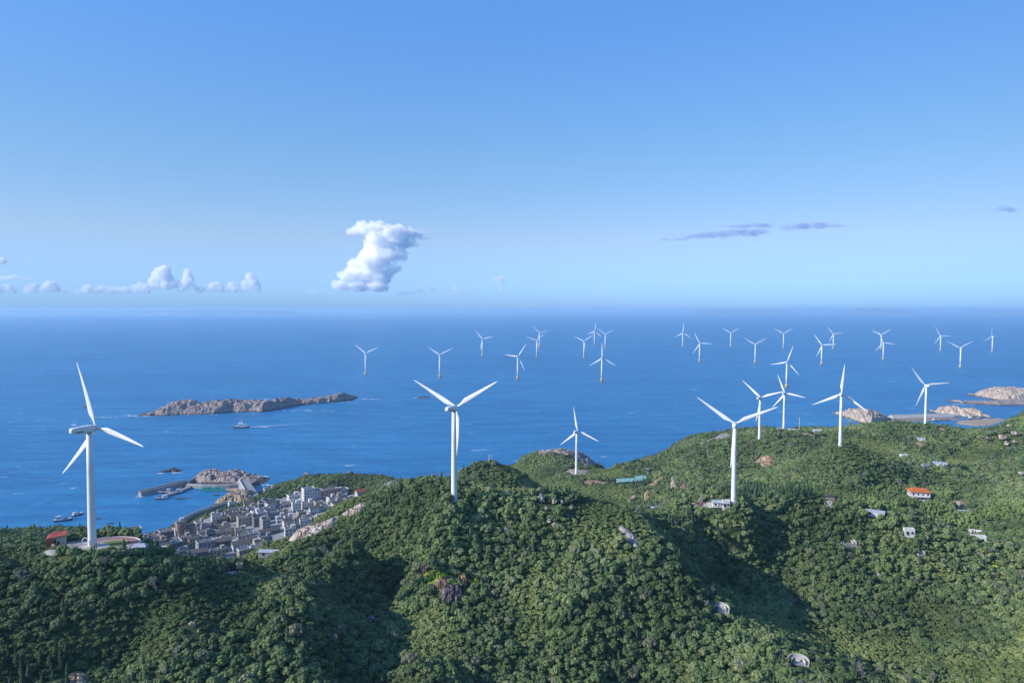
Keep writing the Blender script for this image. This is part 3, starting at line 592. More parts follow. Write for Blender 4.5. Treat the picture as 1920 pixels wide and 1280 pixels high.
# ------------------------------------------------------------------ wind turbines
def rotor_frame(psi):
    return Matrix.Rotation(-R(psi), 4, 'Z')
def airfoil(ch, th, n=12):
    r = []
    for k in range(n):
        a = 2 * math.pi * k / n; x = math.cos(a); y = math.sin(a)
        r.append((x * ch * 0.5, y * th * 0.5 * (0.75 + 0.25 * x)))
    return r
def blade_mesh(L, root, chord, flex, name="blade"):
    """blade along +Z, rotor axis +Y (upwind)"""
    mb = MB(); rings = []; N = 22
    for i in range(N + 1):
        t = i / N; z = root * 0.6 + t * (L - root * 0.6)
        if t < 0.06: ch = root; th = root; off = 0
        else:
            q = (t - 0.06) / 0.94
            up = min(1, q / 0.18); c = root + (chord - root) * (up * up * (3 - 2 * up)); c *= (max(0.0, 1 - (q - 0.18) / 0.82) ** 0.85 * 0.90 + 0.10) if q > 0.18 else 1
            ch = c; th = max(root * (1 - q * 3), c * (0.28 - 0.14 * q)); off = (ch - root) * 0.28
        if i == N: ch *= 0.35; th *= 0.4
        tw = R(16 * (1 - t) ** 2 - 1); pts = []
        for x, y in airfoil(ch, th):
            x -= off; X = x * math.cos(tw) - y * math.sin(tw); Y = x * math.sin(tw) + y * math.cos(tw)
            pts.append(Vector((X, Y - flex * t ** 2.2, z)))
        rings.append(pts)
    mb.loft(rings); bmesh.ops.recalc_face_normals(mb.bm, faces=mb.bm.faces)
    me = bpy.data.meshes.new(name); mb.bm.to_mesh(me); mb.bm.free(); me.materials.append(M['blade']); return me
def land_turbine():
    """hub at local (0, 3.2, hub) in front (upwind, +Y); scaled so that the hub is 50 m up"""
    hub = 50.0; t = empty("wind_turbine", (0, 0, 0)); n = 28
    mb = MB(); zs = [0, 0.6, 16, 32, 48.3]; rr = [1.68, 1.66, 1.50, 1.30, 1.08]
    def ring(r, z): return [Vector((r * math.cos(2 * math.pi * k / n), r * math.sin(2 * math.pi * k / n), z)) for k in range(n)]
    mb.loft([ring(r, z) for r, z in zip(rr, zs)]); tw = mb.build("tower", M['white'], t)
    for z, r in ((16, 1.51), (32, 1.31)): MB().loft([ring(r, z - 0.07), ring(r + 0.012, z), ring(r, z + 0.07)], smooth_=False).build("flange", M['concrete_pale'], tw)
    d = MB(); d.box((0.5, -1.6, 1.9), (0.9, 0.12, 2.0)); d.build("door", M['grey'], tw, bevel=0.03)
    MB().prism([(2.9 * math.cos(a * math.pi / 8), 2.9 * math.sin(a * math.pi / 8)) for a in range(16)], -1.5, 0.25).build("foundation", M['concrete_pale'], t)
    nb = MB(); rings = []
    for y, wx, wz, zo in ((2.1, 1.05, 1.1, 0), (1.7, 1.35, 1.35, 0), (0, 1.5, 1.5, 0), (-4, 1.45, 1.45, 0.02), (-7.0, 1.35, 1.3, 0.1), (-8.0, 1.1, 1.05, 0.18), (-8.4, 0.6, 0.6, 0.2)):
        r = []
        for k in range(20):
            a = 2 * math.pi * k / 20; ca, sa = math.cos(a), math.sin(a); e = 0.42
            r.append(Vector((wx * math.copysign(abs(ca) ** e, ca), y, hub + zo + wz * math.copysign(abs(sa) ** e, sa))))
        rings.append(r)
    nb.loft(rings); nac = nb.build("nacelle", M['white'], t)
    lg = MB(); lg.box((1.52, -6.3, hub - .55), (0.06, .35, .62))
    for i, (q, hh) in enumerate(((-5.8, .3), (-5.45, .45), (-5.1, .3), (-4.75, .55), (-4.45, .5), (-4.1, .32), (-3.75, .5))): lg.box((1.53, q, hub - .55 + hh / 2 - .3), (0.06, .22, hh))
    lg.build("side_lettering", M['navy'], nac)
    yb = MB(); yb.loft([ring(1.24, 48.1), ring(1.3, 48.7)]); yb.build("yaw_ring", M['grey'], nac)
    mst = MB(); mst.tube([(0, -6.6, hub + 1.3), (0, -6.6, hub + 2.7)], 0.06, 6); mst.box((0, -6.6, hub + 2.7), (2.6, 0.5, 0.12)); mst.tube([(0.9, -6.6, hub + 2.7), (0.9, -6.6, hub + 3.2)], 0.05, 6)
    mst.build("wind_vane", M['white'], nac)
    rot = empty("hub_axis", (0, 0, 0)); bpy.data.objects.remove(rot)
    sp_ = MB(); rings = []
    for y, r in ((2.0, 0.95), (2.3, 1.15), (3.4, 1.15), (4.1, 0.9), (4.6, 0.5), (4.8, 0.12)):
        rings.append([Vector((r * math.cos(2 * math.pi * k / 20), y, hub + r * math.sin(2 * math.pi * k / 20))) for k in range(20)])
    sp_.loft(rings); sp_.build("hub", M['white'], t)
    bm_ = blade_mesh(29, 1.15, 2.75, 1.2)
    for k in range(3):
        b_ = new_obj("blade", bm_, t); b_.location = (0, 3.2, hub)
    return t
def offshore_turbine():
    hub = 90.0; t = empty("offshore_wind_turbine", (0, 0, 0)); n = 20
    def ring(r, z): return [Vector((r * math.cos(2 * math.pi * k / n), r * math.sin(2 * math.pi * k / n), z)) for k in range(n)]
    MB().loft([ring(3.1, 16.0), ring(2.9, 40), ring(2.1, 87)]).build("tower", M['white'], t)
    fb = MB(); fb.loft([ring(3.3, 6), ring(3.3, 16.0)]); fb.build("transition_piece", M['yellow'], t)
    pf = MB(); pf.prism([(6.3 * math.cos(a * math.pi / 6), 6.3 * math.sin(a * math.pi / 6)) for a in range(12)], 10.6, 11.3)
    for a in range(12):
        x, y = 6.1 * math.cos(a * math.pi / 6), 6.1 * math.sin(a * math.pi / 6); pf.tube([(x, y, 11.3), (x, y, 13.2)], 0.14, 5)
    for z in (12.2, 13.2):
        pf.tube([(6.1 * math.cos(a * math.pi / 6), 6.1 * math.sin(a * math.pi / 6), z) for a in range(13)], 0.12, 5)
    pf.build("platform", M['yellow'], t)
    cap_ = MB(); cap_.prism([(5.6 * math.cos(a * math.pi / 6), 5.6 * math.sin(a * math.pi / 6)) for a in range(12)], 4.2, 7.2); cap_.build("pile_cap", M['pile'], t)
    for k in range(6):
        a = k * math.pi / 3; p_ = MB().tube([(6.2 * math.cos(a), 6.2 * math.sin(a), -5), (4.4 * math.cos(a), 4.4 * math.sin(a), 4.6)], 0.8, 8); p_.build("pile", M['pile'], t)
    nb = MB(); rings = []
    for y, wx, wz in ((4.5, 2.2, 2.2), (3.5, 2.7, 2.7), (-6, 2.9, 2.8), (-9, 2.3, 2.3), (-9.6, 1.2, 1.2)):
        r = []
        for k in range(16):
            a = 2 * math.pi * k / 16; ca, sa = math.cos(a), math.sin(a); r.append(Vector((wx * math.copysign(abs(ca) ** .5, ca), y, hub + wz * math.copysign(abs(sa) ** .5, sa))))
        rings.append(r)
    nb.loft(rings).build("nacelle", M['white'], t)
    sp_ = MB(); rings = []
    for y, r in ((4.4, 1.9), (6.8, 2.1), (8.6, 1.5), (9.4, 0.3)):
        rings.append([Vector((r * math.cos(2 * math.pi * k / 16), y, hub + r * math.sin(2 * math.pi * k / 16))) for k in range(16)])
    sp_.loft(rings).build("hub", M['white'], t)
    bm_ = blade_mesh(60, 2.2, 4.4, -1.0)
    for k in range(3):
        b_ = new_obj("blade", bm_, t); b_.location = (0, 6.2, hub)
    return t
def set_turbine(t, base, psi, alpha, s=1.0, label=None, group=None, cat="wind turbine"):
    t.location = base; t.rotation_euler = (0, 0, -R(psi)); t.scale = (s,) * 3
    k = 0
    for ch in t.children:
        if ch.name.split('.')[0] == "blade":
            ch.rotation_euler = (0, R(alpha + 120 * k), 0); k += 1
    tag(t, label, cat, group)
LT = [  # hub px, hub py, distance, yaw, blade angle, size, label
 (180,801,290,20,102,1.00,"white wind turbine on the paved viewpoint left of the village, nacelle seen from the side"),
 (856,763,368,22,58,1.00,"white wind turbine rising behind the summit of the middle hill"),
 (1378,794,434,20,64,0.98,"white wind turbine at the terrace yard with low sheds, right of the middle hill"),
 (1083,808,825,26,110,1.02,"small white wind turbine on the bare rocky headland"),
 (1578,738,653,30,4,0.98,"white wind turbine with one blade straight up, on the wooded hill"),
 (1427,745,798,40,70,1.00,"white wind turbine directly behind the blade of the terrace turbine"),
 (1472,737,990,38,98,1.00,"farthest land turbine, beside the thin pale mast on the ridge"),
 (1735,722,863,10,82,0.97,"rightmost white land turbine, in front of the small bay and breakwater"),
]
proto = land_turbine(); first = True
for (hx, hy, D, psi, al, s, lb) in LT:
    t = proto if first else copy_tree(proto); first = False
    hp = PX(hx, hy, D); p = R(psi); bx = hp[0] - math.sin(p) * 3.2 * s; by = hp[1] - math.cos(p) * 3.2 * s
    set_turbine(t, (bx, by, hp[2] - 50.0 * s), psi, al, s, lb, "land wind turbines on the hills")
    if s < 1.03: EXCL.append(np.array([(bx + 3.2 * math.cos(a), by + 3.2 * math.sin(a)) for a in np.arange(0, 6.2, .8)]))
OT = [(686.4,662,704,15,64),(825,665,708.7,10,62),(905.2,635.6,668.7,22,76),(971.9,667.9,711.8,25,34),(1006.5,637.8,670.2,5,49),(1011.8,623.7,650.5,5,75),(1095.6,639.5,671.6,22,54),
 (1115.3,620.9,647,30,8),(1135,626,653.6,10,64),(1129.3,671,715.7,22,118),(1280.9,623.7,650.8,35,2),(1312.2,643.3,678.7,20,92),(1370.3,624,651.2,20,60),(1416,645.3,681.4,12,60),
 (1469.3,625,653.6,22,58),(1476.2,678.3,727.5,35,18),(1541.5,647,684.5,35,84),(1562.4,626,654.6,12,84),(1652.8,627.5,655.3,32,55),(1656.3,642,675.6,20,98),(1763.2,629.5,658.8,12,92),(1800.6,651.9,690.4,15,58),(1859.8,630.9,660.5,0,0)]
OL = ["leftmost offshore turbine, on a yellow base right of the long rocky islet","offshore turbine second from the left, its blades in a V","offshore turbine standing just right of a thin foam line","near offshore turbine with one blade pointing level to the left",
 "offshore turbine overlapping a taller farther one, the nearer of that pair","offshore turbine overlapping a nearer one, the farther of that pair","offshore turbine with V blades left of the nearest upright one","small far turbine in the close pair above the upright blade, the left one",
 "small far turbine in the close pair above the upright blade, the right one","large near offshore turbine with one blade straight up and two down","far offshore turbine with one blade straight up, first right of the gap","offshore turbine right below the far one with the upright blade, blade level to the right",
 "small far offshore turbine with V blades, third right of the gap","mid distance offshore turbine with a wide V of blades","small far offshore turbine with V blades above the nearest one","nearest offshore turbine, on a broad yellow platform above the land turbines",
 "nearer of the two offshore turbines whose level blades almost touch","farther of the two offshore turbines whose level blades almost touch","far offshore turbine with V blades overlapped by a nearer one","offshore turbine overlapping a far one with V blades",
 "far offshore turbine above left of the near right one, blade level right","near offshore turbine with V blades above the right hand bay","rightmost offshore turbine, seen almost edge on"]
OT = sorted(zip(OT, OL), key=lambda q: -q[0][2])
op = offshore_turbine(); first = True
for (hx, hy, by, psi, al), lb in OT:
    t = op if first else copy_tree(op); first = False
    D = H * F / (by - 580.5); hp = PX(hx, hy, D); s = hp[2] / 90.0; p = R(psi)
    set_turbine(t, (hp[0] - math.sin(p) * 6.2 * s, hp[1] - math.cos(p) * 6.2 * s, 0), psi, al, s, lb, "offshore wind turbines")

# ------------------------------------------------------------------ houses
WIN = {}
def win_mesh(w_, h_):
    k = (round(w_, 1), round(h_, 1))
    if k not in WIN:
        mb = MB(); mb.box((0, 0, 0), (k[0], 0.12, k[1])); me = bpy.data.meshes.new("window"); mb.bm.to_mesh(me); mb.bm.free(); me.materials.append(M['window']); WIN[k] = me
    return WIN[k]
def put_windows(root, w_, d_, z0, fl, fh, faces="FL", cols=3, size=(1.3, 1.5), ox=0, oy=0):
    for f in faces:
        n_ = cols if f in "FB" else max(1, round(cols * d_ / w_))
        span = w_ if f in "FB" else d_
        for k in range(n_):
            q = (k + 0.5) / n_ * span - span / 2
            for j in range(fl):
                o = new_obj("window", win_mesh(*size), root); z = z0 + j * fh + fh * 0.55
                if f == 'F': o.location = (ox + q, oy - d_ / 2 - 0.03, z)
                if f == 'L': o.location = (ox - w_ / 2 - 0.03, oy + q, z); o.rotation_euler = (0, 0, math.pi / 2)
                if f == 'R': o.location = (ox + w_ / 2 + 0.03, oy + q, z); o.rotation_euler = (0, 0, math.pi / 2)
def gable(w_, d_, z, rise, ov, mt, root, name="roof", hip=0.0, ridge_x=True):
    mb = MB(); a, b_ = w_ / 2 + ov, d_ / 2 + ov; th = 0.35; i = hip
    vs = [(-a, -b_, z), (a, -b_, z), (a, b_, z), (-a, b_, z), (-a + i, 0, z + rise), (a - i, 0, z + rise)] if ridge_x else \
         [(a, -b_, z), (a, b_, z), (-a, b_, z), (-a, -b_, z), (0, -b_ + i, z + rise), (0, b_ - i, z + rise)]
    vs = [(x, y, q + th) for x, y, q in vs] + [(x, y, q) for x, y, q in vs[:4]]
    mb.solid(vs, [(0, 1, 5, 4), (2, 3, 4, 5), (1, 2, 5), (3, 0, 4), (6, 7, 1, 0), (7, 8, 2, 1), (8, 9, 3, 2), (9, 6, 0, 3), (9, 8, 7, 6)])
    return mb.build(name, mt, root)
def house(p, rz, w_, d_, fl, wall, roof, rnd, label, group=None, cat="house", fh=3.3, faces="FL", cols=None, name="village_house", win=True):
    root = empty(name, (p[0], p[1], p[2] - 0.2), rz); tag(root, label, cat, group); h = fl * fh + 0.4
    body = MB(); body.box((0, 0, h / 2 - 1), (w_, d_, h + 2))
    if fl > 1 and rnd.random() < 0.6:
        for j in range(1, fl): body.box((0, -d_ / 2 - 0.12, j * fh + 0.35), (w_ + 0.3, 0.24, 0.28))
    wl = body.build("wall", M['wall ' + wall], root)
    if roof == 'flat':
        pr = MB(); t = 0.3; ph = 0.9
        for c, s_ in (((0, -d_ / 2 + t / 2), (w_ + .1, t)), ((0, d_ / 2 - t / 2), (w_ + .1, t)), ((-w_ / 2 + t / 2, 0), (t, d_ - 2 * t)), ((w_ / 2 - t / 2, 0), (t, d_ - 2 * t))):
            pr.box((c[0], c[1], h + ph / 2), (s_[0], s_[1], ph))
        r_ = MB().box((0, 0, h + 0.06), (w_ - 2 * t, d_ - 2 * t, 0.12)).build("roof", M['flat_roof'], root)
        pr.build("parapet", M['wall ' + rnd.choice(['white', 'cream', wall, wall])], r_)
        if rnd.random() < 0.7:
            sx_, sy_ = rnd.uniform(2.6, 4), rnd.uniform(2.6, 4); q = (rnd.choice((-1, 1)) * (w_ / 2 - sx_ / 2 - 0.5), rnd.uniform(-0.2, 1) * (d_ / 2 - sy_ / 2 - 0.5))
            st = MB().box((q[0], q[1], h + 1.4), (sx_, sy_, 2.6)); st.box((q[0], q[1], h + 2.85), (sx_ + .6, sy_ + .6, 0.25)); st.build("stair_tower", M['wall ' + wall], root)
        if rnd.random() < 0.4:
            tk = MB(); x, y = rnd.uniform(-.3, .3) * w_, rnd.uniform(-.3, .3) * d_
            tk.loft([[Vector((x + 0.8 * math.cos(a * math.pi / 5), y + 0.8 * math.sin(a * math.pi / 5), z)) for a in range(10)] for z in (h + 0.3, h + 1.9)]); tk.build("water_tank", M['grey'], root)
    else:
        gable(w_, d_, h - 0.05, rnd.uniform(1.5, 2.2), 0.45, M[roof], root, ridge_x=True)
        gb = MB(); gb.solid([(-w_ / 2, -d_ / 2, h - .05), (-w_ / 2, d_ / 2, h - .05), (-w_ / 2, 0, h + 1.2), (-w_ / 2 + .3, -d_ / 2, h - .05), (-w_ / 2 + .3, d_ / 2, h - .05), (-w_ / 2 + .3, 0, h + 1.2)], [(0, 2, 1), (3, 4, 5), (0, 3, 5, 2), (1, 2, 5, 4), (0, 1, 4, 3)]); gb.build("gable", M['wall ' + wall], root)
    if win: put_windows(root, w_, d_, 0, fl, fh, faces, cols or max(2, round(w_ / 3.4)))
    dr = MB().box((-w_ * 0.18, -d_ / 2 - 0.05, 1.15), (1.3, 0.14, 2.3)).build("door", M['dark'], root)
    return root
RZ = R(35)
HOUSES_XY = []
def special(px, py, w_, d_, *a, **k):
    p = hit(px, py, 560 if k.pop('far', True) else 150); HOUSES_XY.append((p[0], p[1], max(w_, d_) * 0.62)); return p
rnd = random.Random(5)
# the tall pinkish block by the harbour
p = special(347, 1018, 19, 15); h0 = p[2]
big = empty("apartment_block", (p[0], p[1], h0 - 0.3), RZ); tag(big, "tallest building of the village, a pinkish six storey block by the sea wall", "building")
b1 = MB(); b1.box((-3, 3.5, 11), (9, 9, 24)); b1.box((-5.0, -1.6, 10.4), (3.2, 2.4, 22.8)); b1.build("tower_wall", M['wall pinkish'], big)
b2 = MB(); b2.box((2.5, -3.5, 7), (7, 6.5, 15.5)); b2.box((6.6, 4.2, 8.2), (8, 7, 18)); b2.build("wing_wall", M['wall pinkish'], big)
rf = MB(); rf.box((-3, 3.5, 23.3), (9.6, 9.6, 0.6)); rf.box((2.5, -3.5, 15), (7.6, 7.1, 0.5)); rf.box((6.6, 4.2, 17.5), (8.6, 7.6, 0.5)); rf.build("roof", M['flat_roof'], big)
st = MB(); st.box((-2, 4.5, 24.9), (3.6, 3.2, 2.6)); st.build("stair_tower", M['wall white'], big)
put_windows(big, 9, 9, 1, 6, 3.6, "L", 2, (1.5, 1.7), ox=-3, oy=3.5); put_windows(big, 7, 6.5, 1, 4, 3.5, "FL", 2, (1.5, 1.7), ox=2.5, oy=-3.5)
SPEC = [ # px, py, w, d, floors, wall, roof, label
 (250,1008,15,12,3,'grey stone','flat',"three storey grey house standing alone left of the village, nearest the first turbine"),
 (283,1018,13,11,2,'pale grey','flat',"pale two storey house between the lone grey house and the tall corner house"),
 (312,1018,13,12,4,'grey stone','flat',"four storey grey corner house with pale edges near the left end of the village"),
 (268,1010,9,7,1,'grey stone','grey_tile',"low grey gabled house beside the pale two storey house at the left end"),
 (338,1000,11,9,2,'white','flat',"white two storey cube at the waterside left of the pinkish block"),
 (457,938,11,8,2,'cream','grey_tile',"cream two storey house under the tan rocky point, beside trees"),
 (437,948,11,7,1,'white','flat',"low white building with blue shutters at the end of the beach wall"),
 (505,920,14,9,1,'cream','flat',"low cream building alone on the slope above the causeway"),
 (578,936,13,11,4,'white','flat',"tallest white house in the sunlit end of the village"),
 (590,930,17,10,2,'white','flat',"long white house behind the tallest white one"),
 (618,932,20,12,3,'pinkish','flat',"three storey pinkish house with red trim in the sunlit end of the village"),
 (643,927,12,9,2,'white','flat',"white house right of the pinkish one with red trim"),
 (550,938,13,10,2,'white','flat',"white house left of the tallest white one, near trees"),
 (540,948,14,10,1,'cream','flat',"low cream house in front of the white houses by the trees"),
 (676,926,11,8,1,'white','red_tile',"small white house with a red roof, last on the right of the village"),
 (458,985,14,11,3,'cream','flat',"tall cream house in the middle of the village, lit on its left side"),
 (488,985,15,11,3,'grey stone','flat',"dark grey three storey house right of the tall cream one"),
 (505,1000,20,9,1,'grey stone','grey_tile',"long low hall with a dark gabled roof at the foot of the green flank"),
 (412,1025,20,13,2,'grey stone','grey_tile',"wide house with the largest dark gabled roof, before the pinkish block"),
 (452,1030,16,10,2,'white','grey_tile',"white walled house with grey gables at the edge of the woods"),
 (385,1033,15,12,3,'pale grey','flat',"three storey pale house with stacked balconies nearest the woods"),
]
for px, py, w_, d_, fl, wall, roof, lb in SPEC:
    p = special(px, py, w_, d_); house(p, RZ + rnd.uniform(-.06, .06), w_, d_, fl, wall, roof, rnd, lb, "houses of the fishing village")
# the rest of the close packed village, row by row
VP = poly_world([(236,1013),(300,1008),(330,1006),(362,1000),(372,990),(430,962),(470,950),(520,946),(560,938),(600,936),(640,934),(655,940),(610,975),(560,1003),(515,1025),(480,1040),(440,1048),(300,1040),(240,1028)], 560)
cand = []
ca, sa = math.cos(RZ), math.sin(RZ); cx, cy = VP.mean(0)
for i in range(-26, 27):
    for j in range(-22, 23):
        u = i * 13.2 + (j % 2) * 6 + rnd.uniform(-1.8, 1.8); v = j * 12.2 + rnd.uniform(-1.5, 1.5); x = cx + u * ca - v * sa; y = cy + u * sa + v * ca
        if inside(VP, np.array([x]), np.array([y]))[0] and all(math.hypot(x - a, y - b_) > r + 7.0 for a, b_, r in HOUSES_XY): cand.append((x, y, j))
cand.sort(key=lambda q: q[1]); rows = {}
pxs = [(proj(x, y, max(2.0, float(hz(x, y)))), x, y, j) for x, y, j in cand]
pxs.sort(key=lambda q: -q[0][1]); rowh = [pxs[i:i + 11] for i in range(0, len(pxs), 14)]
ORD = ["leftmost", "second from the left", "third from the left", "fourth from the left", "fifth from the left", "sixth from the left", "seventh from the left", "eighth from the left", "ninth from the left", "tenth from the left", "eleventh from the left", "third from the right", "second from the right", "rightmost"]
RN = ["row nearest the woods", "second row from the woods", "third row from the woods", "fourth row from the woods", "fifth row from the woods", "sixth row from the woods", "seventh row from the woods", "eighth row from the woods", "row nearest the headland"]
for ri, row in enumerate(rowh):
    row.sort(key=lambda q: q[0][0])
    for k, (pr_, x, y, j) in enumerate(row):
        sunny = pr_[0] > 520; fl = rnd.choice([1, 1, 2, 2, 2, 3]); wall = rnd.choice(['white', 'cream', 'beige', 'white'] if sunny else ['grey stone', 'pale grey', 'cream', 'grey stone', 'beige', 'white'])  # sunlit end gets whiter walls, the rest greyer: light put into wall colour
        roof = rnd.choice(['flat', 'flat', 'grey_tile']); w_ = rnd.uniform(7.5, 12); d_ = rnd.uniform(7, 9.5)
        z = max(2.0, float(hz(x, y)))
        lb = f"{wall} {['one','two','three'][fl-1]}-storey {'flat' if roof == 'flat' else 'tile'}-roofed house, {(ORD[k] if len(row) == 14 else ORD[min(k, 10)])} in the {RN[min(ri,8)]}"
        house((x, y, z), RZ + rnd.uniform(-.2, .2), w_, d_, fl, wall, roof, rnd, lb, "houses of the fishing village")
# other buildings on the hills
def site(px, py, d0=150): return hit(px, py, d0)
p = site(1722, 938); p[2] += 1.5
vh = house(p, R(-12), 15, 10, 2, 'white', 'orange_tile', random.Random(1), "white two storey house with an orange hipped roof among the trees", None, name="hillside_house", faces="FL", cols=4)
for ch in list(vh.children):
    if ch.name.split('.')[0] in ("roof", "gable"): bpy.data.objects.remove(ch, do_unlink=True)
gable(15, 10, 6.95, 2.6, 1.0, M['orange_tile'], vh, hip=4.0)
MB().box((0, -6.2, 3.4), (13, 2.2, 0.25)).build("balcony", M['wall white'], vh)
EXCL.append(np.array([(p[0] - 10, p[1] - 22), (p[0] + 9, p[1] - 22), (p[0] + 9, p[1] + 6), (p[0] - 10, p[1] + 6)]))
class Plain(random.Random):
    def random(self): return 0.95
MISC = [ (1185,905,40,9,1,'pale grey','mint',R(8),"long low hall with a mint green sheet roof, the left one of the two","hall"),
 (1204,903,14,14,1,'pale grey','mint',R(12),"mint green roofed shed at the right end of the long hall","shed"),
 (1214,889,4,3,2,'pale grey','flat',R(0),"small grey concrete hut standing above the mint green roofs","hut"),
 (1347,948,9,4,1,'white','blue_roof',R(-6),"low white shed with a pale roof left of the terrace turbine","shed"),
 (1361,949,5,4,1,'white','flat',R(-6),"small white flat building beside the base of the terrace turbine","building"),
 (1227,957,7,5,1,'white','blue_roof',R(10),"small hut with a pale blue roof on the valley side of the ridge","hut"),
 (1240,957,6,3,1,'white','flat',R(10),"low white container right of the small blue roofed hut","container"),
 (1640,966,13,4,1,'white','blue_roof',R(-28),"long narrow pale roofed shed sunk in the trees below the near ridge","shed"),
 (1704,1001,7,4,1,'white','flat',R(-10),"small white flat roofed hut in the trees right of the horseshoe tomb","hut"),
 (1788,950,10,5,1,'cream','flat',R(-25),"cream wall building at the left edge of the bare yard below the orange roof","building"),
 (1812,965,13,4,1,'pale grey','blue_roof',R(-10),"blue roofed shelter half hidden below the bare yard","shelter"),
 (1829,1004,9,4,1,'white','flat',R(-25),"white terrace building above the dark gully on the right","building"),
 (1834,1014,10,4,1,'white','flat',R(-15),"lower white terrace building above the dark gully on the right","building"),
 (1762,873,15,6,1,'white','blue_roof',R(-30),"white shed with a slanting pale roof high on the right hand hill","shed"),
 (1694,858,8,5,1,'white','flat',R(0),"small white hut in the dark trees above the orange roof","hut"),
 (1735,877,8,5,1,'pale grey','flat',R(0),"grey hut left of the white shed high on the right hill","hut"),
 (1727,826,9,4,1,'white','blue_roof',R(-25),"small pale roof under the crest by the rightmost turbine","hut"),
 (1917,892,6,5,1,'cream','flat',R(0),"cream building cut by the right edge of the picture","building"),
 (505,1043,13,3,1,'pale grey','blue_roof',R(-3),"long pale blue sheet roof where the plateau meets the middle hill","shed"),
 (449,1072,3.2,3.0,1,'beige','flat',R(20),"tiny beige brick hut at the end of a dirt clearing left of the middle hill","hut"),
 (152,1009,10,8,1,'grey stone','grey_tile',R(30),"grey gabled house behind the white ring sculpture","house"),
 (165,1000,8,7,2,'white','flat',R(30),"white house behind the first turbine tower, left side","house"),
 (1533,811,12,4,1,'white','flat',R(-5),"low white building on the ridge right of the pale mast","building"),
 (350,1140+12,0,0,0,'','',0,"",""),
]
for px, py, w_, d_, fl, wall, roof, rz, lb, cat in MISC:
    if fl == 0: continue
    w_ *= .85; d_ *= .85
    p = site(px, py, 320 if py < 1012 and px < 400 else 150)
    if roof in ('mint', 'blue_roof'):
        r_ = empty("shed", (p[0], p[1], p[2]), rz); r_.scale = (1, 1, .75); tag(r_, lb, cat); MB().box((0, 0, 1.2), (w_, d_, 4.0)).build("wall", M['wall ' + wall], r_)
        mb = MB(); mb.solid([(-w_/2-.4, -d_/2-.4, 3.15), (w_/2+.4, -d_/2-.4, 3.15), (w_/2+.4, d_/2+.4, 3.15 + d_ * .3), (-w_/2-.4, d_/2+.4, 3.15 + d_ * .3), (-w_/2-.4, -d_/2-.4, 3.4), (w_/2+.4, -d_/2-.4, 3.4), (w_/2+.4, d_/2+.4, 3.4 + d_ * .3), (-w_/2-.4, d_/2+.4, 3.4 + d_ * .3)], [(3, 2, 1, 0), (4, 5, 6, 7), (0, 1, 5, 4), (1, 2, 6, 5), (2, 3, 7, 6), (3, 0, 4, 7)]); roof_o = mb.build("roof", M[roof], r_)
        rb = MB()
        for i in range(1, int(w_ / 2.5)):
            x = -w_ / 2 + i * 2.5; rb.tube([(x, -d_/2-.4, 3.43), (x, d_/2+.4, 3.43 + d_ * .3)], 0.07, 4)
        if w_ > 5.5: rb.build("roof_seam", M[roof], roof_o)
        put_windows(r_, w_, d_, 0, 1, 3.0, "F", max(2, int(w_ / 4)))
    else:
        house(p, rz, w_, d_, fl, wall, roof, Plain(px), lb, None, cat=cat, fh=2.9, name="hill_building")
    rr_ = max(w_, d_) * 0.5 + 2
    EXCL.append(np.array([(p[0] - rr_ + 1, p[1] - d_ / 2 - 1.6), (p[0] + rr_ - 1, p[1] - d_ / 2 - 1.6), (p[0] + rr_, p[1] + d_ / 2 + 1), (p[0] - rr_, p[1] + d_ / 2 + 1)]))

# ------------------------------------------------------------------ tombs: pale horseshoe terraces set in the slope
def tomb(px, py, wpx, rz, lb):
    p = site(px, py); D = p[1]; s = wpx * D / F / 2
    t = empty("horseshoe_tomb", (p[0], p[1], p[2] + 0.4), rz); tag(t, lb, "tomb", "pale tombs on the wooded slopes")
    pts = [(math.cos(a) * s, math.sin(a) * s * 0.95) for a in np.linspace(math.pi * 1.12, -math.pi * 0.12, 15)]
    for nm, sc_, hgt in (("outer_wall", 1.0, 2.2), ("inner_wall", 0.66, 1.6)):
        mb = MB(); out_ = [(x * sc_, y * sc_) for x, y in pts]; inn = [(x * (sc_ - .09), y * (sc_ - .09)) for x, y in pts]
        for i in range(14):
            z1 = hgt * (0.45 + 0.55 * math.sin(math.pi * (i + .5) / 14)); q = [out_[i], out_[i + 1], inn[i + 1], inn[i]]; mb.prism(q, -1.5, z1)
        mb.build(nm, M['concrete_pale'], t)
    MB().prism([(x * 0.98, y * 0.98) for x, y in pts], -2.0, 0.05).build("terrace", M['concrete'], t)
    MB().box((0, s * 0.42, 0.55), (s * 0.5, s * 0.12, 1.2)).build("headstone", M['concrete_pale'], t)
    EXCL.append(np.array([(p[0] - s + .5, p[1] - s - 2.5), (p[0] + s - .5, p[1] - s - 2.5), (p[0] + s - 1, p[1] + s - 1), (p[0] - s + 1, p[1] + s - 1)]))
for a in [(1590,1022,30,R(-5),"large pale horseshoe tomb in the middle of the right slope"),(1350,1145,36,R(-20),"pale blue tomb terrace in the shaded valley"),(1497,1245,40,R(-25),"tomb terraces with yellow bushes on the lower right spur"),
          (1727,1040,14,R(0),"small pale tomb above the centre of the right slope"),(1705,1000-25,10,R(0),"small tomb high on the right slope near the near ridge"),(1643,1083,11,R(0),"small white tomb in the middle of the right slope"),
          (580,1217,16,R(15),"pale leaning tomb in the dark ravine at the bottom"),(1553,948,14,R(-20),"small tomb by the bare earth on the crest of the near ridge")]: tomb(*a)

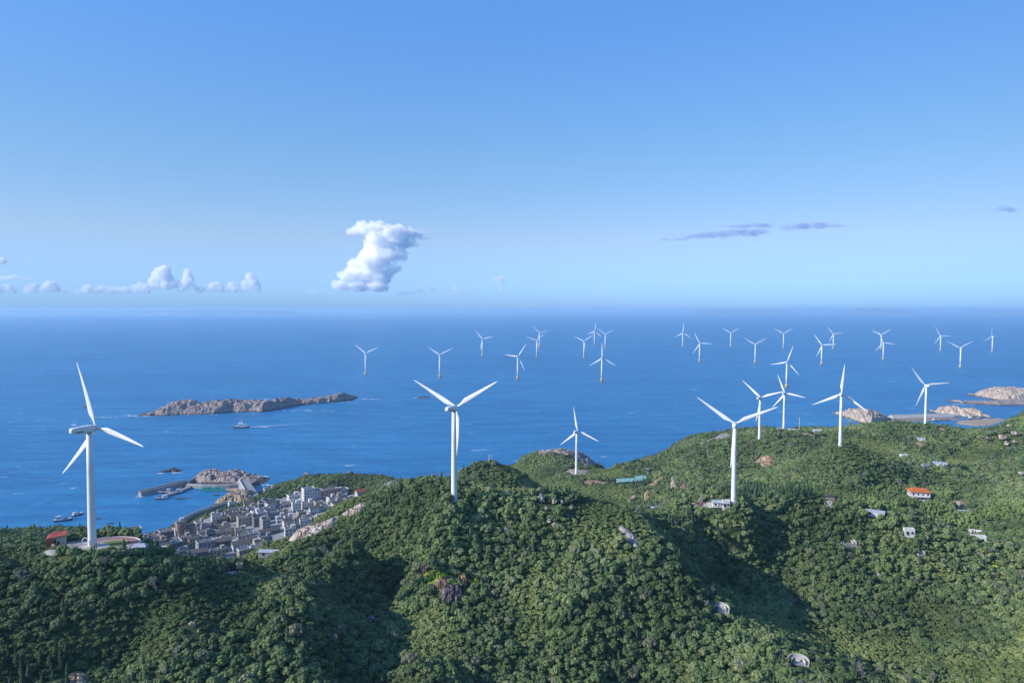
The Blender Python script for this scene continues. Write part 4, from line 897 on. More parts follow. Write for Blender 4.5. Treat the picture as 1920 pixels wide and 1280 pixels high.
# ------------------------------------------------------------------ viewpoint around the first turbine
PZ0 = T1B[2]; tb = np.array(LT[0][0:0] or [0]); t1 = [o for o in bpy.data.objects if o.get("label", "").startswith("white wind turbine on the paved")][0].location.copy()
def ringpoly(cx_, cy_, a0, a1, r0, r1, n_=24, ex=1.0):
    o_ = [(cx_ + ex * r1 * math.cos(a), cy_ + r1 * math.sin(a)) for a in np.linspace(a0, a1, n_)]; i_ = [(cx_ + ex * r0 * math.cos(a), cy_ + r0 * math.sin(a)) for a in np.linspace(a1, a0, n_)]; return o_ + i_
zt = PZ0
def slab(name, pts, z, mt, kind="structure", th=0.5):
    o = MB().prism(pts, z - th, z).build(name, mt); tag(o, kind=kind); return o
slab("viewpoint_paving", [(t1.x - 1 + 14 * math.cos(a) * (1.0 + .05 * math.sin(3 * a)), t1.y + 1 + 10.5 * math.sin(a)) for a in np.linspace(0, 2 * math.pi, 40)[:-1]], zt + 0.10, M['paving'])
slab("viewpoint_lawn", [(t1.x + 0.5 + 7.5 * math.cos(a), t1.y - 5.6 + 1.9 * math.sin(a)) for a in np.linspace(0, 2 * math.pi, 30)[:-1]], zt + 0.16, M['lawn'])
slab("viewpoint_path", ringpoly(t1.x + 6, t1.y + 3, R(-25), R(150), 6.0, 8.4, 30, 1.36), zt + 0.2, M['pink_paving'])
slab("viewpoint_path", ringpoly(t1.x, t1.y - 1.5, R(195), R(345), 6.6, 7.9, 30, 1.35), zt + 0.2, M['pink_paving'])
slab("viewpoint_lawn", [(t1.x + 7.5 + 6.2 * math.cos(a), t1.y + 3 + 4.4 * math.sin(a)) for a in np.linspace(0, 2 * math.pi, 30)[:-1]], zt + 0.18, M['lawn'])
slab("turbine_apron", [(t1.x + 1.5 + 5.6 * math.cos(a), t1.y + 3.4 * math.sin(a)) for a in np.linspace(0, 2 * math.pi, 30)[:-1]], zt + 0.24, M['concrete_pale'])
cw = MB()
for i in range(36):
    a0 = R(-30 + i * 5); a1 = R(-30 + (i + 1) * 5); f = lambda a, r: (t1.x + 6 + 1.34 * r * math.cos(a), t1.y + 3 + r * math.sin(a))
    cw.prism([f(a0, 8.7), f(a1, 8.7), f(a1, 8.9), f(a0, 8.9)], zt - 1, zt + 0.45)
tag(cw.build("low_wall", M['wall white']), "low white curved wall round the pink path of the viewpoint", "wall")
EXCL.append(np.array([(t1.x + 15 * math.cos(a) - 1, t1.y + 9.5 * math.sin(a) + 1.5) for a in np.linspace(0, 2 * math.pi, 20)[:-1]])); EXCL.append(np.array([(t1.x + 6 + 13 * math.cos(a), t1.y + 3 + 10 * math.sin(a)) for a in np.linspace(0, 2 * math.pi, 20)[:-1]]))
def onpad(px, py):
    q = PZ(px, py, zt + 0.2); return q
q = onpad(160, 1019); rg = MB(); rg.tube([(q[0] + 1.25 * math.cos(a), q[1], q[2] + 1.35 + 1.25 * math.sin(a)) for a in np.linspace(0, 2 * math.pi, 33)], 0.16, 8)
tag(rg.build("ring_sculpture", M['hull_white']), "white upright ring sculpture left of the first turbine tower", "sculpture")
# red geometric house
q = onpad(103, 1022); rh = empty("red_pavilion", (q[0] - 1, q[1] + 3, zt - 0.6), R(28)); tag(rh, "red angular pavilion with a slanting roof at the left of the viewpoint", "pavilion")
MB().solid([(-3.6, -2.2, 0), (-2.0, -2.2, 0), (-2.0, 2.4, 0), (-3.6, 2.4, 0), (-3.6, -2.2, 3.6), (-1.2, -2.2, 4.3), (-1.2, 2.4, 4.3), (-3.6, 2.4, 3.6)], [(0, 1, 5, 4), (1, 2, 6, 5), (2, 3, 7, 6), (3, 0, 4, 7), (4, 5, 6, 7), (0, 3, 2, 1)]).build("side_wall", M['red_tile'], rh)
MB().solid([(-3.7, -2.5, 3.6), (3.6, -2.5, 4.1), (3.6, 2.6, 4.1), (-3.7, 2.6, 3.6), (-3.4, -2.5, 3.95), (3.6, -2.5, 4.5), (3.6, 2.6, 5.1), (-1.5, 2.6, 5.3)], [(3, 2, 1, 0), (4, 5, 6, 7), (0, 1, 5, 4), (1, 2, 6, 5), (2, 3, 7, 6), (3, 0, 4, 7)]).build("roof", M['red_tile'], rh)
MB().box((1.6, 0.3, 1.9), (3.6, 3.6, 3.8)).build("wall", M['wall cream'], rh); MB().box((0.5, -1.54, 1.0), (0.9, 0.1, 2.0)).build("door", M['dark'], rh)
EXCL.append(np.array([(q[0] - 7, q[1] - 8), (q[0] + 6, q[1] - 8), (q[0] + 6, q[1] + 7), (q[0] - 7, q[1] + 7)]))
# lookout roof
q = hit(262, 1036); lo_ = empty("lookout_shelter", (q[0], q[1], q[2] + 0.2), R(12)); tag(lo_, "small shelter with a pale blue roof below the right end of the viewpoint", "shelter")
MB().solid([(-3, -2, 2.7), (3, -2, 2.7), (3, 2, 2.7), (-3, 2, 2.7), (-2.0, 0, 3.9), (2.0, 0, 3.9)], [(0, 1, 5, 4), (2, 3, 4, 5), (1, 2, 5), (3, 0, 4), (3, 2, 1, 0)]).build("roof", M['blue_roof'], lo_)
for x in (-2.5, 0, 2.5):
    for y in (-1.6, 1.6): MB().box((x, y, 1.1), (0.2, 0.2, 3.3)).build("post", M['wall white'], lo_)
ground_piece("terrace_yard", [(232,1024),(262,1021),(285,1030),(270,1036),(240,1034)], M['paving'], 0.5, 0, 6, 0.7, 0.4, seed=49)
ground_piece("terrace_yard", [(80,1036),(96,1030),(116,1032),(108,1042),(92,1043)], M['paving'], 0.5, 0, 6, 0.7, 0.4, seed=50)
ground_piece("dirt_clearing", [(408,1078),(425,1072),(448,1068),(446,1078),(425,1081)], M['paving'], 0.4, 0, 6, 0.7, 0.8, seed=51)
# railing at the viewpoint
rl = MB()
a_, b_ = onpad(126, 1033), onpad(146, 1014)
for i in range(9):
    f = i / 8; c = a_ * (1 - f) + b_ * f; rl.box((c[0], c[1], zt + 0.7), (0.12, 0.12, 1.2))
rl.tube([a_ + [0, 0, 1.1], b_ + [0, 0, 1.1]], 0.06, 6)
tag(rl.build("railing", M['dark']), "dark railing along the ramp left of the first turbine", "railing")
gp = MB()
for px in (131, 135, 139.5):
    c = onpad(px, 1033); gp.box((c[0], c[1], zt + 1.1), (0.5, 0.4, 2.2))
tag(gp.build("gate_piers", M['wall white']), "three short white piers beside two walkers at the viewpoint ramp", "piers")
def person(loc, face, top, legs, lb):
    """standing walker: one continuous skinned body"""
    me = bpy.data.meshes.new("person"); J = {}
    def J_(n_, p_, r_): J[n_] = (len(J), p_, r_)
    J_('pel', (0, 0, .95), (.15, .11)); J_('sp', (0, 0, 1.15), (.14, .10)); J_('ch', (0, 0, 1.36), (.17, .11)); J_('nk', (0, 0, 1.50), (.055, .055)); J_('hd', (0, .015, 1.60), (.085, .095)); J_('tp', (0, .01, 1.70), (.075, .085))
    for s_, k in ((-1, 'l'), (1, 'r')):
        J_('hp' + k, (s_ * .09, 0, .88), (.09, .09)); J_('kn' + k, (s_ * .10, .05 * s_, .49), (.06, .06)); J_('an' + k, (s_ * .10, .02 - .09 * s_ * -1, .09), (.04, .045)); J_('to' + k, (s_ * .11, .16 + .09 * s_, .04), (.04, .03))
        J_('sh' + k, (s_ * .19, 0, 1.42), (.055, .055)); J_('el' + k, (s_ * .24, -.03 * s_, 1.14), (.042, .042)); J_('wr' + k, (s_ * .25, .06 - .04 * s_, .90), (.028, .03)); J_('ha' + k, (s_ * .25, .08 - .04 * s_, .83), (.025, .035))
    E_ = [('pel','sp'),('sp','ch'),('ch','nk'),('nk','hd'),('hd','tp')]
    for k in 'lr': E_ += [('pel','hp'+k),('hp'+k,'kn'+k),('kn'+k,'an'+k),('an'+k,'to'+k),('ch','sh'+k),('sh'+k,'el'+k),('el'+k,'wr'+k),('wr'+k,'ha'+k)]
    for k in 'lr':
        for fi, dx in enumerate((-.022, -.008, .006, .02)):
            J_('f%d%s' % (fi, k), (J['ha' + k][1][0], J['ha' + k][1][1] + dx, .745 + .01 * abs(fi - 1)), (.008, .008)); E_.append(('ha' + k, 'f%d%s' % (fi, k)))
        J_('th' + k, (J['ha' + k][1][0] * .92, J['ha' + k][1][1] + .045, .80), (.009, .009)); E_.append(('wr' + k, 'th' + k))
    me.from_pydata([v[1] for v in J.values()], [(J[a][0], J[b][0]) for a, b in E_], []); o = bpy.data.objects.new("person", me); col.objects.link(o)
    sk = o.modifiers.new("skin", 'SKIN'); o.modifiers.new("sub", 'SUBSURF').levels = 1
    if not me.skin_vertices: me.skin_vertices.new() if hasattr(me.skin_vertices, 'new') else None
    for (i, _, r_), sv in zip(J.values(), me.skin_vertices[0].data): sv.radius = r_
    me.skin_vertices[0].data[0].use_root = True
    dg = bpy.context.evaluated_depsgraph_get(); ev = bpy.data.meshes.new_from_object(o.evaluated_get(dg)); o.modifiers.clear(); o.data = ev; ev.materials.clear()
    for m_ in (M['skin'], top, legs, M['dark']): ev.materials.append(m_)
    for f in ev.polygons:
        z = f.center.z; f.use_smooth = True; f.material_index = 2 if .10 < z < .98 and abs(f.center.x) < .21 else (1 if (.98 <= z < 1.49) or (abs(f.center.x) >= .21 and z > .93) else (3 if z <= .10 or (z > 1.62 and f.center.y < .03) or z > 1.71 else 0))
    o.location = loc; o.rotation_euler = (0, 0, face); tag(o, lb, "person", "walkers at the viewpoint"); return o
q = onpad(140.6, 1028.5)
try:
    person((q[0], q[1], zt + 0.1), R(170), M['cloth'], M['cloth'], "person in dark clothes, the left one of two walking side by side")
    person((q[0] + .75, q[1] + .1, zt + 0.1), R(185), M['cloth2'], M['cloth'], "person in reddish grey top, the right one of two walking side by side")
except Exception as ex: print("person failed", ex)

# ------------------------------------------------------------------ harbour works
def wall_run(name, pix, z1, wtop, wbot, mt, lb, cat, z0=-3, parapet=None):
    P_ = [PZ(a, b_, 0.0) for a, b_ in pix]; L_, R_ = [], []
    for i, p in enumerate(P_):
        d = np.array(P_[min(i + 1, len(P_) - 1)]) - P_[max(i - 1, 0)]; d = d[:2] / np.hypot(*d[:2]); nrm = np.array([-d[1], d[0]]); L_.append((p[:2], nrm))
    mb = MB(); rings = []
    for (c, nr) in L_:
        a = c - nr * wbot / 2; b2 = c + nr * wbot / 2; a1 = c - nr * wtop / 2; b1_ = c + nr * wtop / 2
        rings.append([Vector((a[0], a[1], z0)), Vector((b2[0], b2[1], z0)), Vector((b1_[0], b1_[1], z1)), Vector((a1[0], a1[1], z1))])
    mb.loft(rings, smooth_=False); o = mb.build(name, mt)
    if parapet:
        side, ph = parapet; pm = MB(); rings = []
        for (c, nr) in L_:
            a = c + nr * (side * wtop / 2 - side * 0.5 - .45); b2 = c + nr * (side * wtop / 2 - side * 0.5 + .45)
            rings.append([Vector((a[0], a[1], z1 - .05)), Vector((b2[0], b2[1], z1 - .05)), Vector((b2[0], b2[1], z1 + ph)), Vector((a[0], a[1], z1 + ph))])
        pm.loft(rings, smooth_=False).build("parapet", M['concrete_pale'], o)
    tag(o, lb, cat); return o
wall_run("breakwater", [(262,930),(275,927),(300,921),(325,914),(350,908)], 6.0, 5, 13, M['concrete'], "long grey breakwater ending in open water beside the moored boats", "breakwater", parapet=(1, 1.6))
wall_run("jetty", [(306,932),(330,925),(348,918),(356,914)], 2.6, 6, 7, M['concrete'], "low jetty along the inner side of the long breakwater", "jetty")
wall_run("quay_wall", [(350,913),(380,915),(405,915),(430,914),(455,912)], 4.0, 4, 5, M['concrete'], "quay wall at the foot of the harbour rock", "quay", parapet=(1, 1.0))
wall_run("causeway", [(457,909),(463,920),(470,931),(478,942)], 8.0, 13, 18, M['concrete'], "broad pale causeway joining the harbour rock to the shore", "causeway", parapet=(-1, 1.8))
wall_run("sea_wall", [(340,983),(352,975),(370,967),(395,958),(415,951),(428,948)], 5.0, 3.5, 6, M['concrete'], "sea wall with a pale top between the pinkish block and the tan rock", "sea wall", parapet=(1, 1.0))
wall_run("rubble_mound", [(332,985),(345,979)], 4.0, 6, 16, M['rock_tan'], "stone mound at the outer tip of the village sea wall", "mound")
wall_run("breakwater", [(1670,783),(1700,782.5),(1735,781.5),(1785,780)], 5.0, 12, 22, M['concrete_pale'], "pale breakwater closing the small bay behind the rightmost land turbine", "breakwater", parapet=(1, 1.5))
def blob_sheet(name, pix, z, mt, kind="structure", n_=40, rag=0.08, seed=1):
    P_ = np.array([PZ(a, b_, z)[:2] for a, b_ in pix]); d = 3.0; x = np.arange(P_[:, 0].min() - 5, P_[:, 0].max() + 5, d / 2); y = np.arange(P_[:, 1].min() - 5, P_[:, 1].max() + 5, d / 2)
    X, Y = np.meshgrid(x, y); dd = dist_poly(P_, X, Y) * np.where(inside(P_, X, Y), 1, -1) + 3 * fbm(X / 9, Y / 9, 3, seed)
    Z = np.clip(dd * 0.12, -0.6, 1.4) + z; V_ = np.stack([X, Y, Z], -1).reshape(-1, 3); f = grid_faces(len(x), len(y), dd > -4); V_, f = compact(V_, f)
    return tag(new_obj(name, np_mesh(name, V_, f, mt, True)), kind=kind)
blob_sheet("beach", [(403,919),(420,916),(455,914),(462,918),(463,926),(440,922),(415,920)], 0.1, M['sand'], seed=2)
blob_sheet("beach", [(395,962),(412,955),(432,951),(445,953),(440,960),(420,966),(400,968)], 0.6, M['sand'], seed=3)
blob_sheet("beach", [(1800,789),(1830,786),(1875,784),(1885,787),(1850,797),(1825,798),(1795,794)], 0.3, M['sand'], seed=4)
blob_sheet("tidal_flat", [(1665,795),(1672,785),(1720,783),(1790,782),(1800,787),(1760,788),(1700,790),(1690,799)], 0.2, M['tidal'], seed=5)
nt_o = empty("netting_pile", (0, 0, 0)); q = PZ(402, 915, 4.0); nt_o.location = q; tag(nt_o, "turquoise fishing nets spread on the quay under the harbour rock", "fishing nets")
for i in range(5):
    rock_obj("net_heap", (-14 + i * 6.5, 0.3 * (i % 2) - 1, 0.2), (4.2, 2.0, 1.5 + .4 * (i % 2)), M['net'], 200 + i, 3, 0, nt_o)
mb = MB().box((0, -3.3, -1.6), (34, 0.3, 3.2)).build("net_curtain", M['net'], nt_o)

# ------------------------------------------------------------------ boats
def boat(px, py, L, B, rz, hullm, lb, kind="fishing", s_=1.0):
    p = PZ(px, py, 0.0); t = empty("fishing_boat" if kind != "ferry" else "ferry_boat", (p[0], p[1], 0), rz); tag(t, lb, "boat", "boats on the water")
    hb = MB(); st = []
    for x, w_, zk, zt_ in ((-0.5, .72, .25, 1.5), (-0.42, .9, 0, 1.35), (-0.1, 1, -.2, 1.2), (0.25, .85, -.2, 1.45), (0.42, .45, 0, 1.9), (0.5, .05, .9, 2.3)):
        k = L / 14; st.append([Vector((x * L, -w_ * B / 2, zt_ * k)), Vector((x * L, -w_ * B * .38, zk * k)), Vector((x * L, w_ * B * .38, zk * k)), Vector((x * L, w_ * B / 2, zt_ * k))])
    hb.loft(st, smooth_=False); hb.build("hull", hullm, t); k = L / 14
    gw = MB(); gw.loft([[Vector((v[0].x, v[0].y * 1.04, v[0].z - .02)), Vector((v[3].x, v[3].y * 1.04, v[3].z - .02)), Vector((v[3].x, v[3].y * 1.04, v[3].z + .25 * k)), Vector((v[0].x, v[0].y * 1.04, v[0].z + .25 * k))] for v in st], smooth_=False)
    gw.build("gunwale", M['cabin'] if kind != "small" else M['deck'], t)
    if kind == "ferry":
        c = MB(); c.box((-1.0 * k, 0, 2.5 * k), (8.5 * k, B * .72, 2.2 * k), taper=(.93, .95)); c.box((0.2 * k, 0, 4.3 * k), (4.4 * k, B * .6, 1.5 * k), taper=(.85, .95)); cb = c.build("cabin", M['hull_white'], t)
        for s2 in (-1, 1): MB().box((-1.0 * k, s2 * B * .362, 2.6 * k), (7.2 * k, .1, .6 * k)).build("window_band", M['window'], cb)
        MB().tube([(-.6 * k, 0, 5 * k), (-.6 * k, 0, 7.4 * k)], .16 * k, 6).build("mast", M['hull_white'], t)
    elif kind == "fishing":
        cb = MB().box((-3.6 * k, 0, 2.6 * k), (3.4 * k, B * .6, 2.8 * k), taper=(.9, .9)).build("cabin", M['cabin'], t); MB().box((-3.6 * k, 0, 4.15 * k), (4.1 * k, B * .72, .22 * k)).build("cabin_roof", M['hull_white'], cb)
        MB().box((-1.87 * k, 0, 3.1 * k), (.1, B * .5, .7 * k)).build("window_band", M['window'], cb)
        MB().tube([(1.5 * k, 0, 1.2 * k), (1.5 * k, 0, 6.2 * k)], .12 * k, 6).build("mast", M['grey'], t); MB().tube([(1.5 * k, 0, 2.6 * k), (4.6 * k, 0, 4.6 * k)], .08 * k, 5).build("boom", M['grey'], t)
        MB().box((1.4 * k, 0, 1.7 * k), (3.2 * k, B * .5, .7 * k)).build("fish_hold", M['deck'], t)
    else:
        MB().box((-2.5 * k, 0, 1.9 * k), (2.4 * k, B * .5, 1.4 * k)).build("cabin", M['deck'], t)
    return t
boat(303,935,17,4.8,R(198),M['hull_blue'],"blue hulled fishing boat with white cabin nearest the harbour mouth")
boat(309,924,18,5,R(196),M['hull_blue'],"fishing boat with tall white cabin moored along the long breakwater")
boat(327,925,20,5,R(200),M['hull_blue'],"dark fishing boat moored right of the white cabined pair in the harbour")
boat(338,935,11,3.2,R(5),M['hull_blue'],"small dark boat in the middle of the harbour, left of a paler one",kind="small")
boat(348,934.5,10,3,R(10),M['hull_white'],"small pale boat in the middle of the harbour, right of a dark one",kind="small")
boat(405,928,8,2.6,R(8),M['hull_blue'],"single little boat between the harbour beach and the tan rock",kind="small")
boat(119,976,20,5,R(20),M['hull_blue'],"larger of two fishing boats off the coast left of the first turbine")
boat(145,965,14,4.2,R(70),M['hull_blue'],"smaller fishing boat beyond the larger one left of the first turbine")
boat(182,972,7,2.2,R(5),M['hull_blue'],"tiny boat just right of the first turbine tower",kind="small")
boat(207,981,7,2.2,R(10),M['hull_blue'],"tiny boat between the first turbine tower and the village",kind="small")
boat(452,802,33,6,R(188),M['hull_blue'],"white passenger ferry with a long wake in front of the rocky islet",kind="ferry")
boat(1755,789,20,6,R(10),M['hull_blue'],"dark fishing boat in the small bay behind the rightmost turbine")
boat(1767,788.5,15,4.5,R(15),M['hull_white'],"white boat in the small bay beside a dark one",kind="small")
boat(1777,788,12,4,R(5),M['hull_blue'],"small dark boat farthest right in the small bay",kind="small")
boat(1825,785.5,26,8,R(0),M['hull_blue'],"dark fishing boat drawn up by the beach of the small bay")
boat(1836,785.8,16,6,R(5),M['hull_blue'],"second dark boat by the beach of the small bay, right of the bigger one",kind="small")
boat(1372,598,70,14,R(30),M['hull_white'],"tiny white ship near the horizon above the far offshore turbines",kind="ferry")
# wake
def strip(name, pix, wd, mt, z=0.12, kind="stuff"):
    P_ = np.array([PZ(a, b_, 0)[:2] for a, b_ in pix]); rnd2 = np.random.RandomState(3); t = np.linspace(0, len(P_) - 1, 60); X = np.interp(t, range(len(P_)), P_[:, 0]); Y = np.interp(t, range(len(P_)), P_[:, 1])
    w_ = np.interp(t, range(len(P_)), wd) * (0.8 + 0.4 * rnd2.rand(60)); V_ = []; f = []
    for i in range(60): V_ += [(X[i], Y[i] - w_[i] / 2, z), (X[i], Y[i] + w_[i] / 2, z)]
    for i in range(59): f.append((2 * i, 2 * i + 2, 2 * i + 3, 2 * i + 1))
    return tag(new_obj(name, np_mesh(name, V_, f, mt)), kind=kind)
strip("boat_wake", [(467,801),(490,799),(530,796.5),(570,793.5),(600,792)], [7, 6, 4, 2, 0.3], M['foam'])
# foam where the swell meets the rocks: many ragged flecks in one sheet
def foam(name, specs, seed):
    rs = np.random.RandomState(seed); V_ = []; f = []
    for px, py, wpx, hpx, n_ in specs:
        for _ in range(n_):
            a = rs.uniform(-1, 1); b_ = rs.uniform(-1, 1); c = PZ(px + a * wpx, py + b_ * hpx * (1 - abs(a)), 0); D = c[1]; L = rs.uniform(.8, 4.2) * D / F; wd = rs.uniform(.3, .8) * D / F * 2.8
            k = len(V_); m_ = 8
            for i in range(m_):
                t = 2 * math.pi * i / m_; rr = rs.uniform(.6, 1.2); V_.append((c[0] + L * math.cos(t) * rr, c[1] + wd * math.sin(t) * rr, 0.10 + rs.uniform(0, .06)))
            V_.append((c[0], c[1], 0.2)); f += [(k + i, k + (i + 1) % m_, k + m_) for i in range(m_)]
    return tag(new_obj(name, np_mesh(name, V_, f, M['foam'])), kind="stuff")
foam("surf_foam", [(245,779,14,1,26),(270,780,18,.8,22),(690,748,16,1,26),(708,748,8,.5,8),(400,777,80,.7,16),(560,769,60,2,14),(300,887,7,.8,14),(330,886,10,.9,18),(480,893,14,2,40),(468,889,10,1,14),(496,893,9,1,20),
 (788,746,14,1,26),(803,745,8,.6,10),(748,647,8,.4,10),(900,631,14,.5,14),(935,632,16,.3,10),(1133,856,6,.8,10),(1592,784,10,.8,12),(1790,757,8,.5,12),(1870,753,14,.7,14),(1850,785,20,.6,8),(165,762,16,.7,12),(210,782,30,1.2,26),(120,788,60,2,24),(1650,786,20,.5,8),(975,878,12,2,8),(1840,745,40,2,12),(1880,754,40,.8,30),(1820,758,30,.8,20),(1600,787,14,1.2,20),(1700,782,60,.4,14),(480,771,150,.6,40),(620,754,50,.6,26),(420,911,60,.4,10),(500,909,14,1.2,18),(262,931,8,.6,8),(1745,765,50,1.5,12)], 4)
rs = np.random.RandomState(9)
# ------------------------------------------------------------------ masts, poles, cars
def mast(px, py, hpx, r_, lb, mt, bands=False, d0=150):
    p = hit(px, py, d0); D = p[1]; h = hpx * D / F; t = empty("mast", tuple(p), 0); tag(t, lb, "mast")
    MB().tube([(0, 0, -1), (0, 0, h)], [r_, r_ * .7], 8).build("pole", mt, t)
    if bands:
        for i in range(3): MB().tube([(0, 0, h * (.25 + .25 * i)), (0, 0, h * (.34 + .25 * i))], r_ * 1.06, 10).build("band", M['red_tile'], t)
        MB().box((0, 0, h), (r_ * 3, r_ * 3, r_ * 2)).build("head", M['hull_white'], t)
    return t
mast(1499, 806, 24, 0.65, "pale chimney like mast on the far ridge right of the farthest land turbine", M['wall cream'])
p = hit(922, 870, 450)
for i, (dx, lb) in enumerate(((-5, "left lattice aerial of the three on the dark hill behind the middle turbine"), (0, "middle lattice aerial of the three on the dark hill"), (5.5, "right lattice aerial of the three on the dark hill"))):
    q = hit(922 + dx, 869, 450); h = 6.5; t = empty("lattice_aerial", tuple(q)); tag(t, lb, "aerial", "aerials on the dark hill"); fr = MB()
    for k in range(4):
        a = k * math.pi / 2 + .4; fr.tube([(.9 * math.cos(a), .9 * math.sin(a), -1), (.12 * math.cos(a), .12 * math.sin(a), h)], .07, 4)
    fr.build("lattice_frame", M['cabin'], t); MB().box((0, 0, h), (1.0, .3, .5)).build("antenna", M['hull_white'], t)
mast(1875-0, 804, 9, .12, "thin white pole in the saddle before the small bay", M['hull_white'])
p = site(1313, 946); sl = empty("sail_sculpture", tuple(p), R(10)); tag(sl, "cream sail shaped monument on a reddish base at the terrace yard", "monument")
MB().solid([(-2.0, -.4, 1.2), (1.6, -.5, 1.2), (1.8, .5, 1.2), (-1.8, .4, 1.2), (1.2, -.1, 7.2), (1.3, .1, 7.2)], [(0, 1, 4), (1, 2, 5, 4), (2, 3, 5), (3, 0, 4, 5), (3, 2, 1, 0)]).build("sail", M['wall cream'], sl)
rock_obj("base", (0, 0, .3), (4.5, 2.2, 1.6), M['rock_soil'], 77, 3, 0, sl)
for i, (px, py, lb) in enumerate([(1240,953,"white car at the right end of the small yard"), (1350,949.5,"white van parked in front of the low sheds")]):
    p = site(px, py); c = empty("parked_car", (p[0], p[1], p[2] + .4), R(8)); tag(c, lb, "car", "cars parked on the hill")
    MB().box((0, 0, .65), (4.4, 1.8, .75), taper=(.96, .92)).build("body", M['hull_white'], c, bevel=.08); MB().box((-.2, 0, 1.3), (2.5, 1.6, .6), taper=(.75, .85)).build("cabin", M['window'], c)
    for sx_ in (-1.4, 1.4):
        for sy_ in (-.86, .86): MB().tube([(sx_, sy_ - .1, .33), (sx_, sy_ + .1, .33)], .33, 12).build("wheel", M['dark'], c)

# ------------------------------------------------------------------ distant coasts
M['far_land'] = mat("distant_land", (0.10, 0.13, 0.10), 0.9, (0.16, 0.17, 0.13), 0.001)
def far_coast(name, prof, D):
    xs = np.linspace(prof[0][0], prof[-1][0], 160); hh = np.interp(xs, [q[0] for q in prof], [q[1] for q in prof]); n_ = 9; V_ = []
    hh = np.maximum(hh * (1 + .25 * fbm(xs / 12, xs * 0 + D / 1000, 3, 3)), 0.02)
    for i, (x, h) in enumerate(zip(xs, hh)):
        for j in range(n_):
            v = j / (n_ - 1) * 2 - 1; q = np.array([(x - 960) / F * D, D]); q[1] += v * 1800
            V_.append((q[0], q[1], -3 + (h * D / F + 3) * (1 - v * v) * (1 + 0.1 * math.sin(i * 1.7 + j))))
    f = grid_faces(n_, 160); return tag(new_obj(name, np_mesh(name, V_, f, M['far_land'], True)), kind="structure")
DF = 38000.0; hb_ = H * F / DF
def pr(l): return [(x, max(0.0, (582.5 - y) * .42 + hb_ - 2.0)) for x, y in l]
far_coast("distant_hills", pr([(-260,592),(-150,588),(0,585),(60,583),(130,584),(180,584),(240,585),(300,583),(330,580),(345,578),(360,579),(375,577),(395,579),(420,580),(450,580.5),(480,582),(520,581.5),(545,583),(560,592)]), DF)
far_coast("distant_island", pr([(1600,592.5),(1604,580),(1615,577),(1625,575.5),(1640,575),(1655,576),(1665,579),(1680,580),(1695,582),(1700,592.5)]), DF)
far_coast("distant_island", pr([(1845,592.5),(1850,580),(1860,579),(1875,580),(1890,581),(1905,592.5)]), DF)
far_coast("distant_island", pr([(1305,592.5),(1312,579.5),(1330,577),(1345,579),(1360,580.5),(1420,580),(1450,579.5),(1470,581),(1480,592.5)]), DF + 3000)
wt = MB(); rn = random.Random(8)
for i in range(150):
    px = rn.uniform(-30, 330) if rn.random() < .8 else rn.uniform(100, 190); q = ((px - 960) / F * (DF - 1900), DF - 1900 + rn.uniform(-150, 60)); wt.box((q[0], q[1], 20), (rn.uniform(80, 280), 60, rn.uniform(50, 130)))
tag(wt.build("distant_town", M['wall white']), kind="stuff")

